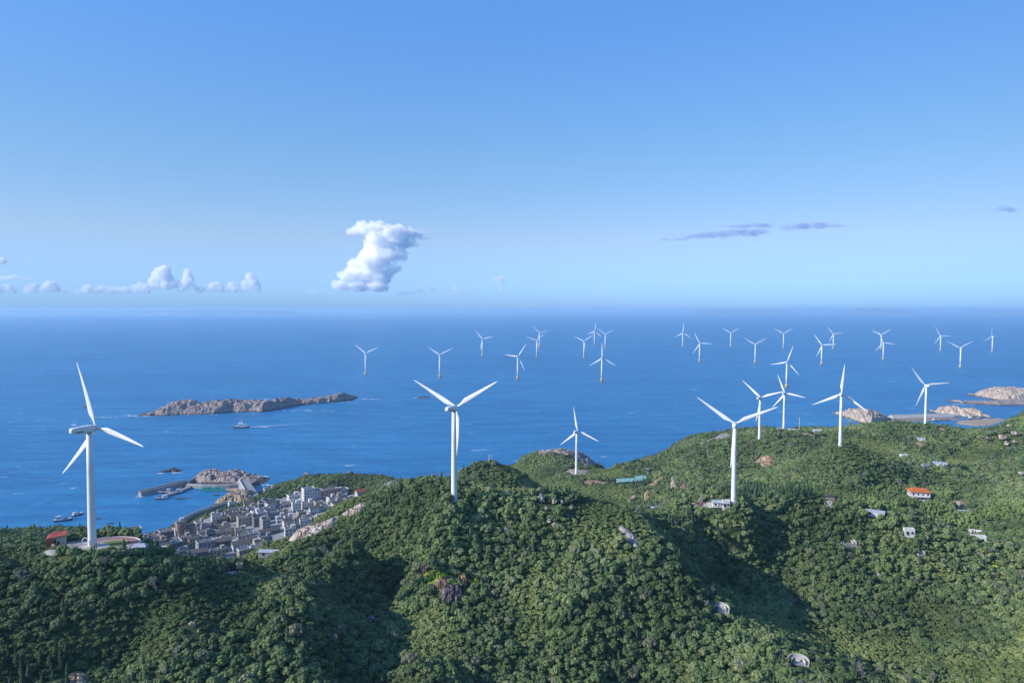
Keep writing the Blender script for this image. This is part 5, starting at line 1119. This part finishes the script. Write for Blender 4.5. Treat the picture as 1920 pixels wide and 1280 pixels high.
# ------------------------------------------------------------------ woodland
def ico(sub):
    bm = bmesh.new(); bmesh.ops.create_icosphere(bm, subdivisions=sub, radius=1.0); bm.verts.ensure_lookup_table()
    V_ = np.array([v.co[:] for v in bm.verts]); f = np.array([[v.index for v in fc.verts] for fc in bm.faces]); bm.free(); return V_, f
IV, IF = ico(1)
def crown_mesh(name, kind, seed, mt):
    rs = np.random.RandomState(seed); Vs = []; Fs = []; n0 = 0
    puffs = []
    if kind == 'round':
        n_ = rs.randint(20, 30); sq = rs.uniform(.75, 1.0)
        for i in range(n_):
            a = rs.uniform(0, 2 * math.pi); zz = rs.uniform(0.0, 1) ** .8; r = math.sqrt(max(0, 1 - zz * zz)) * rs.uniform(.62, .86)
            puffs.append((r * math.cos(a), r * math.sin(a), .42 + zz * .72 * sq, rs.uniform(.17, .34)))
        puffs.append((0, 0, .5, .58))
    elif kind == 'bush':
        for i in range(rs.randint(9, 14)):
            a = rs.uniform(0, 6.28); r = rs.uniform(0, .8); puffs.append((r * math.cos(a), r * math.sin(a), .22 + .3 * (1 - r), rs.uniform(.2, .36)))
    elif kind == 'cone':
        for i in range(20):
            t = i / 19; a = i * 2.4; r = .42 * (1 - t) ** .8 + .02; puffs.append((r * math.cos(a) * .6, r * math.sin(a) * .6, .35 + t * 2.2, .30 * (1 - t) + .09))
    elif kind == 'tall':
        for i in range(18):
            t = rs.uniform(0, 1); a = rs.uniform(0, 6.28); r = rs.uniform(.1, .5) * math.sin(math.pi * (t * .8 + .15)); puffs.append((r * math.cos(a), r * math.sin(a), .4 + t * 1.5, rs.uniform(.2, .32)))
    nl = {'round': 90, 'bush': 80, 'cone': 60, 'tall': 80}[kind]
    for (x, y, z, r) in puffs:
        d = IV * (1 + rs.uniform(-.16, .16, (len(IV), 1))); Vs.append(np.array([x, y, z]) + d * r * [1, 1, .85] * .88); Fs.append(np.concatenate([IF + n0], 0)); n0 += len(IV)
        # leaf clumps
        n = rs.normal(size=(nl, 3)); n[:, 2] = n[:, 2] * .8 + .25; n /= np.linalg.norm(n, axis=1)[:, None]
        c = np.array([x, y, z]) + n * r * rs.uniform(.82, 1.14, (nl, 1)) * [1, 1, .85]
        t = np.cross(n + rs.normal(scale=.45, size=(nl, 3)), rs.normal(size=(nl, 3))); t /= np.linalg.norm(t, axis=1)[:, None]; b_ = np.cross(n, t) + .35 * n * rs.uniform(-1, 1, (nl, 1)); b_ /= np.linalg.norm(b_, axis=1)[:, None]
        s = rs.uniform(.045, .085, (nl, 1)) * (1.25 if kind == 'bush' else 1); sb = s * (.9 if kind != 'cone' else .5)
        q = np.stack([c - t * s, c + b_ * sb, c + t * s], 1).reshape(-1, 3); Vs.append(q); k = np.arange(nl) * 3 + n0; Fs.append(np.stack([k, k + 1, k + 2], 1)); n0 += nl * 3
    return np_mesh(name, np.concatenate(Vs), np.concatenate(Fs), mt, False)
def dead_mesh(seed):
    rs = random.Random(seed); mb = MB()
    def br(p, d, L, r, k):
        q = p + d * L; mb.tube([p, p + d * L * .5 + Vector((rs.uniform(-.05, .05),) * 3), q], [r, r * .8, r * .6], 4)
        if k:
            for _ in range(4): br(q if rs.random() < .6 else p + d * L * .6, (d + Vector((rs.uniform(-.8, .8), rs.uniform(-.8, .8), rs.uniform(-.1, .5)))).normalized(), L * .68, r * .6, k - 1)
    br(Vector((0, 0, 0)), Vector((0, 0, 1)), .6, .045, 4)
    me = bpy.data.meshes.new("crown"); mb.bm.to_mesh(me); mb.bm.free(); me.materials.append(M['deadwood']); return me
def trunk_mesh(h=.8):
    mb = MB(); mb.tube([(0, 0, -.3), (.03, .02, h * .5), (0, .03, h)], [.085, .06, .04], 7)
    for a in range(4): mb.tube([(0, .02, h * .45), (.25 * math.cos(a * 1.57), .25 * math.sin(a * 1.57), h * .9)], [.035, .018], 5)
    me = bpy.data.meshes.new("trunk"); mb.bm.to_mesh(me); mb.bm.free(); me.materials.append(M['bark']); return me
KINDS = {'round': [crown_mesh("crown", 'round', i, M['leaf']) for i in range(7)], 'bush': [crown_mesh("crown", 'bush', 20 + i, M['leaf_bush']) for i in range(4)],
         'cone': [crown_mesh("crown", 'cone', 30 + i, M['needle']) for i in range(3)], 'lime': [crown_mesh("crown", 'bush', 40 + i, M['lime']) for i in range(2)],
         'tall': [crown_mesh("crown", 'tall', 50 + i, M['bamboo']) for i in range(3)], 'dead': [dead_mesh(60 + i) for i in range(3)]}
TRUNK = trunk_mesh()
rs = np.random.RandomState(77)
sp0 = 2.35
GYY, GXX = np.gradient(FZ, ST); SLP = np.sqrt(1 + GXX ** 2 + GYY ** 2)
def jit(sp, off):
    gx = np.arange(X0 + 5 + off, X1 - 5, sp); gy = np.arange(Y0 + 5 + off, Y1 - 5, sp); a_, b_ = [q.ravel() for q in np.meshgrid(gx, gy)]
    return a_ + rs.uniform(-.45 * sp, .45 * sp, a_.shape), b_ + rs.uniform(-.45 * sp, .45 * sp, b_.shape)
TX, TY = jit(sp0, 0); x2, y2 = jit(2.4, 1.2); k_ = rs.rand(len(x2)) < np.clip((bil(SLP, x2, y2, X0, Y0, ST) - 1.03) * 2.6, 0, 1) ; TX = np.concatenate([TX, x2[k_]]); TY = np.concatenate([TY, y2[k_]]); TZ = hz(TX, TY)
px, py, D = proj(TX, TY, TZ + 2)
ok = (TZ > 3.0) & (px > -330) & (px < 2300) & (py < 1400) & (py > 700) & (D > 120)
TX, TY, TZ, px, py, D = [a[ok] for a in (TX, TY, TZ, px, py, D)]
gr = np.zeros(len(TX), bool)
for P_ in EXCL:
    b0 = P_.min(0) - 1; b1 = P_.max(0) + 1; k = np.nonzero((TX > b0[0]) & (TX < b1[0]) & (TY > b0[1]) & (TY < b1[1]))[0]
    if len(k): gr[k[inside(P_, TX[k], TY[k])]] = True
TX, TY, TZ, px, py, D = [a[~gr] for a in (TX, TY, TZ, px, py, D)]
N = len(TX)
def ell(cx, cy, rx, ry, rot=0, d0=0, d1=9e9):
    c, s = math.cos(R(rot)), math.sin(R(rot)); x = (px - cx) * c + (py - cy) * s; y = -(px - cx) * s + (py - cy) * c
    return 1 - np.sqrt((x / rx) ** 2 + (y / ry) ** 2) if d0 == 0 and d1 > 1e9 else np.where((D > d0) & (D < d1), 1 - np.sqrt((x / rx) ** 2 + (y / ry) ** 2), -9)
nz = fbm(TX / 38, TY / 38, 4, 12); nz2 = fbm(TX / 12, TY / 12, 3, 31)
shrub = np.maximum.reduce([ell(290, 1170, 270, 75, -12), ell(430, 1110, 110, 50, -30), ell(985, 907, 120, 16), ell(620, 965, 150, 40, -30), ell(1555, 925, 130, 14), ell(330, 1042, 170, 12), ell(60, 1040, 90, 18), ell(1150, 930, 100, 14), ell(1120, 965, 70, 60, 30), ell(1590, 1200, 190, 30, 15), ell(1130, 885, 60, 14), ell(1620, 845, 80, 30), ell(1830, 845, 100, 25, -20), ell(940, 880, 60, 18)]) + 0.35 * nz + 0.12 * nz2
isb = (shrub > 0.16) | (nz > 0.36) | ((nz2 > .55) & (nz > .1))
pine = np.maximum.reduce([ell(1430, 920, 140, 18), ell(1205, 905, 36, 10), ell(95, 1245, 60, 45), ell(20, 1250, 60, 40), ell(730, 930, 40, 12, -20), ell(1345, 1085, 50, 14), ell(270, 1078, 120, 8), ell(1290, 975, 50, 10)]) + .45 * nz2
tallm = np.maximum.reduce([ell(1665, 935, 60, 22), ell(1760, 945, 36, 28), ell(1800, 975, 40, 16), ell(1900, 960, 60, 20)]) + .3 * nz2
lime = np.maximum.reduce([ell(818, 1082, 36, 22), ell(858, 1104, 18, 10), ell(878, 1086, 24, 12), ell(1742 + 120, 1058, 7, 12), ell(222, 1232, 12, 6), ell(1500, 1218, 20, 5), ell(1692, 1128, 10, 8)]) + .2 * nz2
kd = np.full(N, 0); kd[isb] = 1; kd[(pine > .25) & (rs.rand(N) < .6)] = 2; kd[tallm > .1] = 4; kd[lime > .15] = 3
rnd_ = rs.rand(N); kd[(rnd_ < .005) & (kd == 0)] = 5
kd[(rnd_ > .975) & (kd == 0)] = 2; kd[(rnd_ > .955) & (rnd_ <= .975) & (kd == 0) & (nz < -.1)] = 4
# size: broadleaf crowns 2.2-3.9 m, thinned where big
size = np.where(kd == 0, 1.15 + 1.7 * rs.rand(N) ** 2.0 + 1.0 * (rs.rand(N) < .07) - .3 * nz, 1.0)
size = np.where(kd == 1, 1.35 + .8 * rs.rand(N) + .3 * nz, size); size = np.where(kd == 2, 1.5 + 1.0 * rs.rand(N), size); size = np.where(kd == 3, 1.5 + .6 * rs.rand(N), size)
size = np.where(kd == 4, 1.9 + 1.3 * rs.rand(N), size); size = np.where(kd == 5, 3.0 + 1.2 * rs.rand(N), size)
low = smooth(3, 9, TZ); size = size * (.55 + .45 * low)
keep = np.where(kd == 0, rs.rand(N) < .93, True) & ~((kd == 1) & (rs.rand(N) < .08))
TX, TY, TZ, px, py, D, kd, size = [a[keep] for a in (TX, TY, TZ, px, py, D, kd, size)]
N = len(TX); KN = ['round', 'bush', 'cone', 'lime', 'tall', 'dead']
rot = rs.uniform(0, 6.28, N); zs = rs.uniform(.8, 1.3, N); xs = rs.uniform(.9, 1.12, N); var = rs.randint(0, 1000, N)
TZp = TZ - .25
# the ones that show largest in the photo stand as individuals
inf = (px > 5) & (px < 1915) & (py > 640) & (py < 1272); cand = np.nonzero(inf)[0]; app = size[cand] / D[cand]; cand = cand[np.argsort(-app)]
def visible(i):
    x, y, z = TX[i], TY[i], TZ[i] + size[i] * 1.0; t = np.linspace(.15, .975, 90); X = x * t; Y = y * t; Z = H + (z - H) * t
    return bool(np.all(Z > hz(X, Y) + np.where(Y > Y0, 2.2, -99)))
big = []; cnt = {k: 0 for k in range(6)}
for i in cand:
    if len(big) >= 300: break
    if kd[i] == 1 and cnt[1] >= 60: continue
    if visible(i): big.append(i); cnt[int(kd[i])] += 1
print("trees", N, "individual", cnt)
KL = {0: ("broadleaf_tree", "tree", "round crowned dark green tree"), 1: ("shrub", "shrub", "low light green shrub"), 2: ("pine_tree", "tree", "slender dark conifer"), 3: ("lime_bush", "bush", "bright lime green bush"), 4: ("pale_green_tree", "tree", "tall pale green tree"), 5: ("dead_tree", "tree", "bare grey dead tree")}
def zone(x, y):
    v = ["highest up", "half way down", "lowest down"][0 if y < 1060 else 1 if y < 1170 else 2]
    for lim, nm in ((170, "the slope left of the first turbine"), (400, "the slope under the viewpoint"), (560, "the ridge left of the ravine"), (760, "the dark ravine"), (930, "the spur with the rock faces"), (1090, "the middle hill under its summit"),
                    (1260, "the right side of the middle hill"), (1430, "the spur beyond the middle hill"), (1600, "the valley below the near ridge"), (1770, "the slope below the orange roof"), (9999, "the slope at the right edge")):
        if x < lim: return f"{v} on {nm}"
SRC = {}
for i in big:
    k = int(kd[i]); nm, cat, lb = KL[k]; meshes = KINDS[KN[k]]; vi = int(var[i]) % len(meshes); z_ = zone(px[i], py[i])
    t = empty(nm, (TX[i], TY[i], TZp[i]), float(rot[i])); t.scale = (size[i] * xs[i], size[i] / xs[i], size[i] * zs[i])
    tag(t, f"{lb} {z_}", cat, f"{lb}s {z_}")
    c = new_obj("crown", meshes[vi], t)
    if k in (0, 2, 4): new_obj("trunk", TRUNK, t)
    SRC.setdefault((k, vi), c)
rest = np.ones(N, bool); rest[big] = False
def gn_scatter(name, idx, k, label):
    meshes = KINDS[KN[k]]; me = bpy.data.meshes.new(name); P_ = np.stack([TX[idx], TY[idx], TZp[idx]], 1).astype(np.float32)
    me.vertices.add(len(idx)); me.vertices.foreach_set("co", P_.ravel())
    a = me.attributes.new("tscale", 'FLOAT_VECTOR', 'POINT'); S_ = np.stack([size[idx] * xs[idx], size[idx] / xs[idx], size[idx] * zs[idx]], 1).astype(np.float32); a.data.foreach_set("vector", S_.ravel())
    a = me.attributes.new("trot", 'FLOAT', 'POINT'); a.data.foreach_set("value", rot[idx].astype(np.float32))
    a = me.attributes.new("tvar", 'INT', 'POINT'); a.data.foreach_set("value", (var[idx] % len(meshes)).astype(np.int32))
    o = new_obj(name, me); g = bpy.data.node_groups.new(name, 'GeometryNodeTree')
    g.interface.new_socket(name="Geometry", in_out='INPUT', socket_type='NodeSocketGeometry'); g.interface.new_socket(name="Geometry", in_out='OUTPUT', socket_type='NodeSocketGeometry')
    gi = g.nodes.new("NodeGroupInput"); go = g.nodes.new("NodeGroupOutput"); iop = g.nodes.new("GeometryNodeInstanceOnPoints"); jn = g.nodes.new("GeometryNodeJoinGeometry")
    for vi in reversed(range(len(meshes))):
        src = SRC.get((k, vi))
        if src is None: src = next(s for (kk, _), s in SRC.items() if kk == k) if any(kk == k for kk, _ in SRC) else None
        if src is None: continue
        oi = g.nodes.new("GeometryNodeObjectInfo"); oi.inputs["Object"].default_value = src; oi.inputs["As Instance"].default_value = True; oi.transform_space = 'ORIGINAL'
        g.links.new(oi.outputs["Geometry"], jn.inputs[0])
    def attr(nm, ty):
        n_ = g.nodes.new("GeometryNodeInputNamedAttribute"); n_.data_type = ty; n_.inputs["Name"].default_value = nm; return n_
    at = attr("tscale", 'FLOAT_VECTOR'); g.links.new(at.outputs[0], iop.inputs["Scale"])
    ar = attr("trot", 'FLOAT'); cx = g.nodes.new("ShaderNodeCombineXYZ"); g.links.new(ar.outputs[0], cx.inputs[2]); g.links.new(cx.outputs[0], iop.inputs["Rotation"])
    av = attr("tvar", 'INT'); g.links.new(av.outputs[0], iop.inputs["Instance Index"])
    iop.inputs["Pick Instance"].default_value = True
    g.links.new(gi.outputs[0], iop.inputs["Points"]); g.links.new(jn.outputs[0], iop.inputs["Instance"]); g.links.new(iop.outputs[0], go.inputs[0])
    md = o.modifiers.new("scatter", 'NODES'); md.node_group = g; tag(o, label, None, None, "stuff"); return o
SN = {0: ("woodland", "dense dark green broadleaf woodland covering the hills"), 1: ("scrub_vegetation", "low light green scrub on the slopes and crests"), 2: ("conifer_woods", "dark slender conifers standing among the woods"), 3: ("lime_undergrowth", "bright lime green bushes near the rock faces"), 4: ("pale_woods", "tall pale green trees round the orange roofed house"), 5: ("dead_woods", "bare grey dead trees scattered in the woods")}
for k in range(6):
    idx = np.nonzero(rest & (kd == k))[0]
    if len(idx) == 0: continue
    if not any(kk == k for kk, _ in SRC):     # a kind with no near example: one of its trees stands as an individual
        i = idx[np.argmin(D[idx])]; nm, cat, lb = KL[k]; t = empty(nm, (TX[i], TY[i], TZp[i]), float(rot[i])); t.scale = (size[i],) * 3; tag(t, f"{lb} nearest of the bright ones", cat); SRC[(k, 0)] = new_obj("crown", KINDS[KN[k]][0], t); idx = idx[idx != i]
    gn_scatter(SN[k][0], idx, k, SN[k][1])

# ------------------------------------------------------------------ clouds: real volumes far beyond the haze
def cloud_mat(name, dens, colr, ns=0.0016, lo=0.40, hi=0.60, aniso=0.0):
    m = bpy.data.materials.new(name); m.use_nodes = True; n = m.node_tree; n.nodes.remove(n.nodes["Principled BSDF"]); pv = n.nodes.new("ShaderNodeVolumePrincipled")
    pv.inputs["Color"].default_value = (*colr, 1); pv.inputs["Anisotropy"].default_value = aniso
    g = n.nodes.new("ShaderNodeNewGeometry"); x = n.nodes.new("ShaderNodeTexNoise"); x.inputs["Scale"].default_value = ns; x.inputs["Detail"].default_value = 5; x.inputs["Roughness"].default_value = 0.6
    n.links.new(g.outputs["Position"], x.inputs["Vector"]); r = n.nodes.new("ShaderNodeMapRange"); r.inputs[1].default_value = lo; r.inputs[2].default_value = hi; r.inputs[3].default_value = 0; r.inputs[4].default_value = dens
    n.links.new(x.outputs["Fac"], r.inputs[0]); sz = n.nodes.new("ShaderNodeSeparateXYZ"); n.links.new(g.outputs["Position"], sz.inputs[0])
    zr = n.nodes.new("ShaderNodeMapRange"); zr.inputs[1].default_value = 550; zr.inputs[2].default_value = 1450; zr.inputs[3].default_value = .10; n.links.new(sz.outputs[2], zr.inputs[0])  # density thins towards the base, imitating a fade into haze
    mm = n.nodes.new("ShaderNodeMath"); mm.operation = 'MULTIPLY'; n.links.new(r.outputs[0], mm.inputs[0]); n.links.new(zr.outputs[0], mm.inputs[1]); n.links.new(mm.outputs[0], pv.inputs["Density"])
    n.links.new(pv.outputs[0], n.nodes["Material Output"].inputs["Volume"]); m.cycles.volume_step_rate = 1.0; return m
CD = 30000.0
def cloud(name, lobes, mt, label, D0=CD, seed=0, sub=3, amp=.34):
    """lobes: px, py, rx px, ry px, (depth ratio)"""
    from mathutils import noise
    rnd2 = random.Random(seed); bm = bmesh.new(); s = D0 / F; c0 = PX(lobes[0][0], lobes[0][1], D0)
    for l in lobes:
        a, b_, rx, ry = l[:4]; dz = l[4] if len(l) > 4 else 1.0
        c = PX(a, b_, D0 + rnd2.uniform(-.4, .4) * rx * s); o3 = Vector((rnd2.uniform(0, 50),) * 3)
        r_ = bmesh.ops.create_icosphere(bm, subdivisions=sub, radius=1.0)
        for v in r_['verts']:
            k = 1 + amp * noise.fractal(v.co * 2.0 + o3, .7, 2.1, 4) + amp * .8 * (0.5 - noise.voronoi(v.co * 2.6 + o3)[0][0])
            v.co = Vector((c[0] - c0[0] + v.co.x * rx * s * k, c[1] - c0[1] + v.co.y * rx * s * k * dz, c[2] - c0[2] + v.co.z * ry * s * k))
    me = bpy.data.meshes.new(name); bm.to_mesh(me); bm.free(); me.materials.append(mt); o = new_obj(name, me); o.location = c0
    rm = o.modifiers.new("remesh", 'REMESH'); rm.mode = 'VOXEL'; rm.voxel_size = 1.0 * s
    tag(o, label, "cloud", "clouds"); return o
MC = cloud_mat("cumulus_cloud", 0.0075, (1, 1, 1), 0.0035, .36, .5); MC2 = cloud_mat("thin_cloud", 0.0042, (1, 1, 1), 0.002, .38, .62); MC3 = cloud_mat("shade_tinted_cloud", 0.011, (.60, .66, .88), 0.008, .40, .62, 0.0)  # streak clouds: lack of sun put into their dim violet colour
def tower(seed, pts, n_):
    rn_ = random.Random(seed); o_ = []
    for (x, y, rx, ry) in pts:
        o_.append((x, y, rx * .9, ry * .9))
        for _ in range(n_ * 2):
            a = rn_.uniform(-.6, 3.8); q = rn_.uniform(.18, .40); x1 = x + math.cos(a) * rx * .85; y1 = y - math.sin(a) * ry * .85; r1 = math.sqrt(rx * ry) * q; o_.append((x1, y1, r1, r1))
            for _ in range(2):
                a = rn_.uniform(0, 6.28); o_.append((x1 + math.cos(a) * r1 * .9, y1 - abs(math.sin(a)) * r1 * .8, r1 * .5, r1 * .5))
    return o_
def band(seed, x0, x1, yb, hts, n_):
    """small turrets: hts = [(x, top y, half width)]"""
    rn_ = random.Random(seed); o_ = []
    for _ in range(n_):
        x = rn_.uniform(x0, x1); top = max([(yb - yt) * max(0, 1 - abs(x - xc) / hw) ** .6 for xc, yt, hw in hts] + [2.0]); y = yb - top * rn_.uniform(.15, 1) ** .7; r = rn_.uniform(2.4, 5.0) + (.16 * top) * rn_.random(); o_.append((x, y, r, r * rn_.uniform(.8, 1.1)))
    return o_
cloud("cumulonimbus_cloud", tower(3, [(700,430,36,13),(672,434,20,9),(738,434,26,13),(764,436,20,8),(742,452,22,12),(728,478,20,16),(712,448,28,16),(706,470,27,18),(698,490,30,18),(672,500,20,14),(655,518,20,14),(690,515,34,18),(715,520,20,16),(640,535,18,10),(672,536,26,12),(705,538,24,10)], 6), MC, "tall white thunder cloud with a flat spreading top", seed=2)
cloud("cloud_wisp", tower(4, [(775,438,26,8),(796,446,16,4),(760,455,26,12),(745,478,20,16),(738,502,16,14)], 3), MC2, "thin veil trailing right from the tall thunder cloud", seed=4)
cloud("cumulus_cloud", band(5, 278, 385, 549, [(303,499,26),(322,518,22),(352,510,12),(345,534,40),(385,536,20)], 120), MC, "second tallest white cloud, left of the thunder cloud", seed=5)
cloud("cumulus_cloud", band(7, 392, 486, 548, [(470,517,20),(435,533,30),(405,531,20)], 120), MC, "flat white cloud between the two tall clouds", seed=7)
cloud("cumulus_cloud", band(9, 158, 276, 549, [(165,536,14),(192,536,20),(225,539,28),(262,530,24)], 150), MC, "row of small white puffs left of the second tallest cloud", seed=9)
cloud("cumulus_cloud", band(11, 50, 112, 549, [(60,532,16),(95,528,18),(76,542,30)], 60), MC, "pair of small white puffs near the left edge", seed=11)
cloud("cumulus_cloud", band(12, 114, 158, 550, [(120,543,20),(150,543,20)], 40), MC2, "thin low bank linking the left puffs to the small row", seed=12)
cloud("cumulus_cloud", band(14, 560, 625, 550, [(590,544,20),(615,540,12)], 26), MC2, "low torn cloud bank at the left foot of the thunder cloud", seed=14)
cloud("cumulus_cloud", band(16, 498, 514, 547, [(506,537,8)], 10), MC2, "tiny cloud puff between the flat cloud and the thunder cloud", seed=16)
cloud("cumulus_cloud", tower(13, [(28,520,14,5),(50,522,8,4),(5,522,14,5)], 4), MC2, "thin cloud streak above the leftmost puffs", seed=13)
cloud("cumulus_cloud", tower(15, [(4,489,10,7)], 6), MC, "small cloud cut by the left edge of the picture", seed=15)
cloud("cumulus_cloud", band(17, -30, 30, 549, [(8,533,22),(-15,530,20),(40,540,16)], 60), MC, "low white cloud at the left edge above the coast", seed=17)
cloud("cumulus_cloud", tower(19, [(938,524,11,8),(942,538,9,14)], 5), MC2, "faint column of cloud alone right of the thunder cloud", seed=19)
cloud("cumulus_cloud", band(21, 745, 885, 552, [(815,534,10),(852,528,7),(785,545,20),(870,543,12)], 70), MC2, "low faint puffs just right of the thunder cloud", seed=21)
cloud("cumulus_cloud", tower(23, [(1130,545,14,9)], 4), cloud_mat("faint_cloud", 0.0007, (1, 1, 1)), "very faint puff above the middle of the sea farm", seed=23)
DC = 9000.0
def flat(x, y, rx, ry): return (x, y, rx, ry, .5)
cloud("stratus_cloud", [flat(1380,437,52,6), flat(1350,440,46,5), flat(1400,434,40,4), flat(1310,444,32,3.5), flat(1265,449,26,2)], MC3, "long grey violet streak, lower left part of the dark cloud", D0=DC, seed=31, sub=4, amp=.5)
cloud("stratus_cloud", [flat(1405,424,42,3.2), flat(1430,421,22,2.6)], MC3, "thin grey violet streak above the long one", D0=DC, seed=32, sub=4, amp=.5)
cloud("stratus_cloud", [flat(1520,423,46,5.5), flat(1490,426,30,4), flat(1555,424,28,2.5), flat(1475,431,14,2)], MC3, "grey violet cloud patch at the right end of the streaks", D0=DC, seed=33, sub=4, amp=.5)
cloud("stratus_cloud", [flat(1885,392,18,4), flat(1878,388,10,3), flat(1900,396,14,2)], MC3, "small grey violet cloud near the right edge", D0=DC, seed=34, sub=4, amp=.5)

# ------------------------------------------------------------------ haze
hm = bpy.data.materials.new("haze"); hm.use_nodes = True; n = hm.node_tree; n.nodes.remove(n.nodes["Principled BSDF"]); pv = n.nodes.new("ShaderNodeVolumePrincipled")
pv.inputs["Color"].default_value = (0.52, 0.78, 1.0, 1); pv.inputs["Density"].default_value = 5.0e-5; pv.inputs["Anisotropy"].default_value = 0.1
n.links.new(pv.outputs[0], n.nodes["Material Output"].inputs["Volume"])
hz_ = MB().box((0, 2.0e5 - 2000, 148.0), (8.2e5, 4.1e5, 314.0)).build("haze", hm); tag(hz_, kind="stuff")
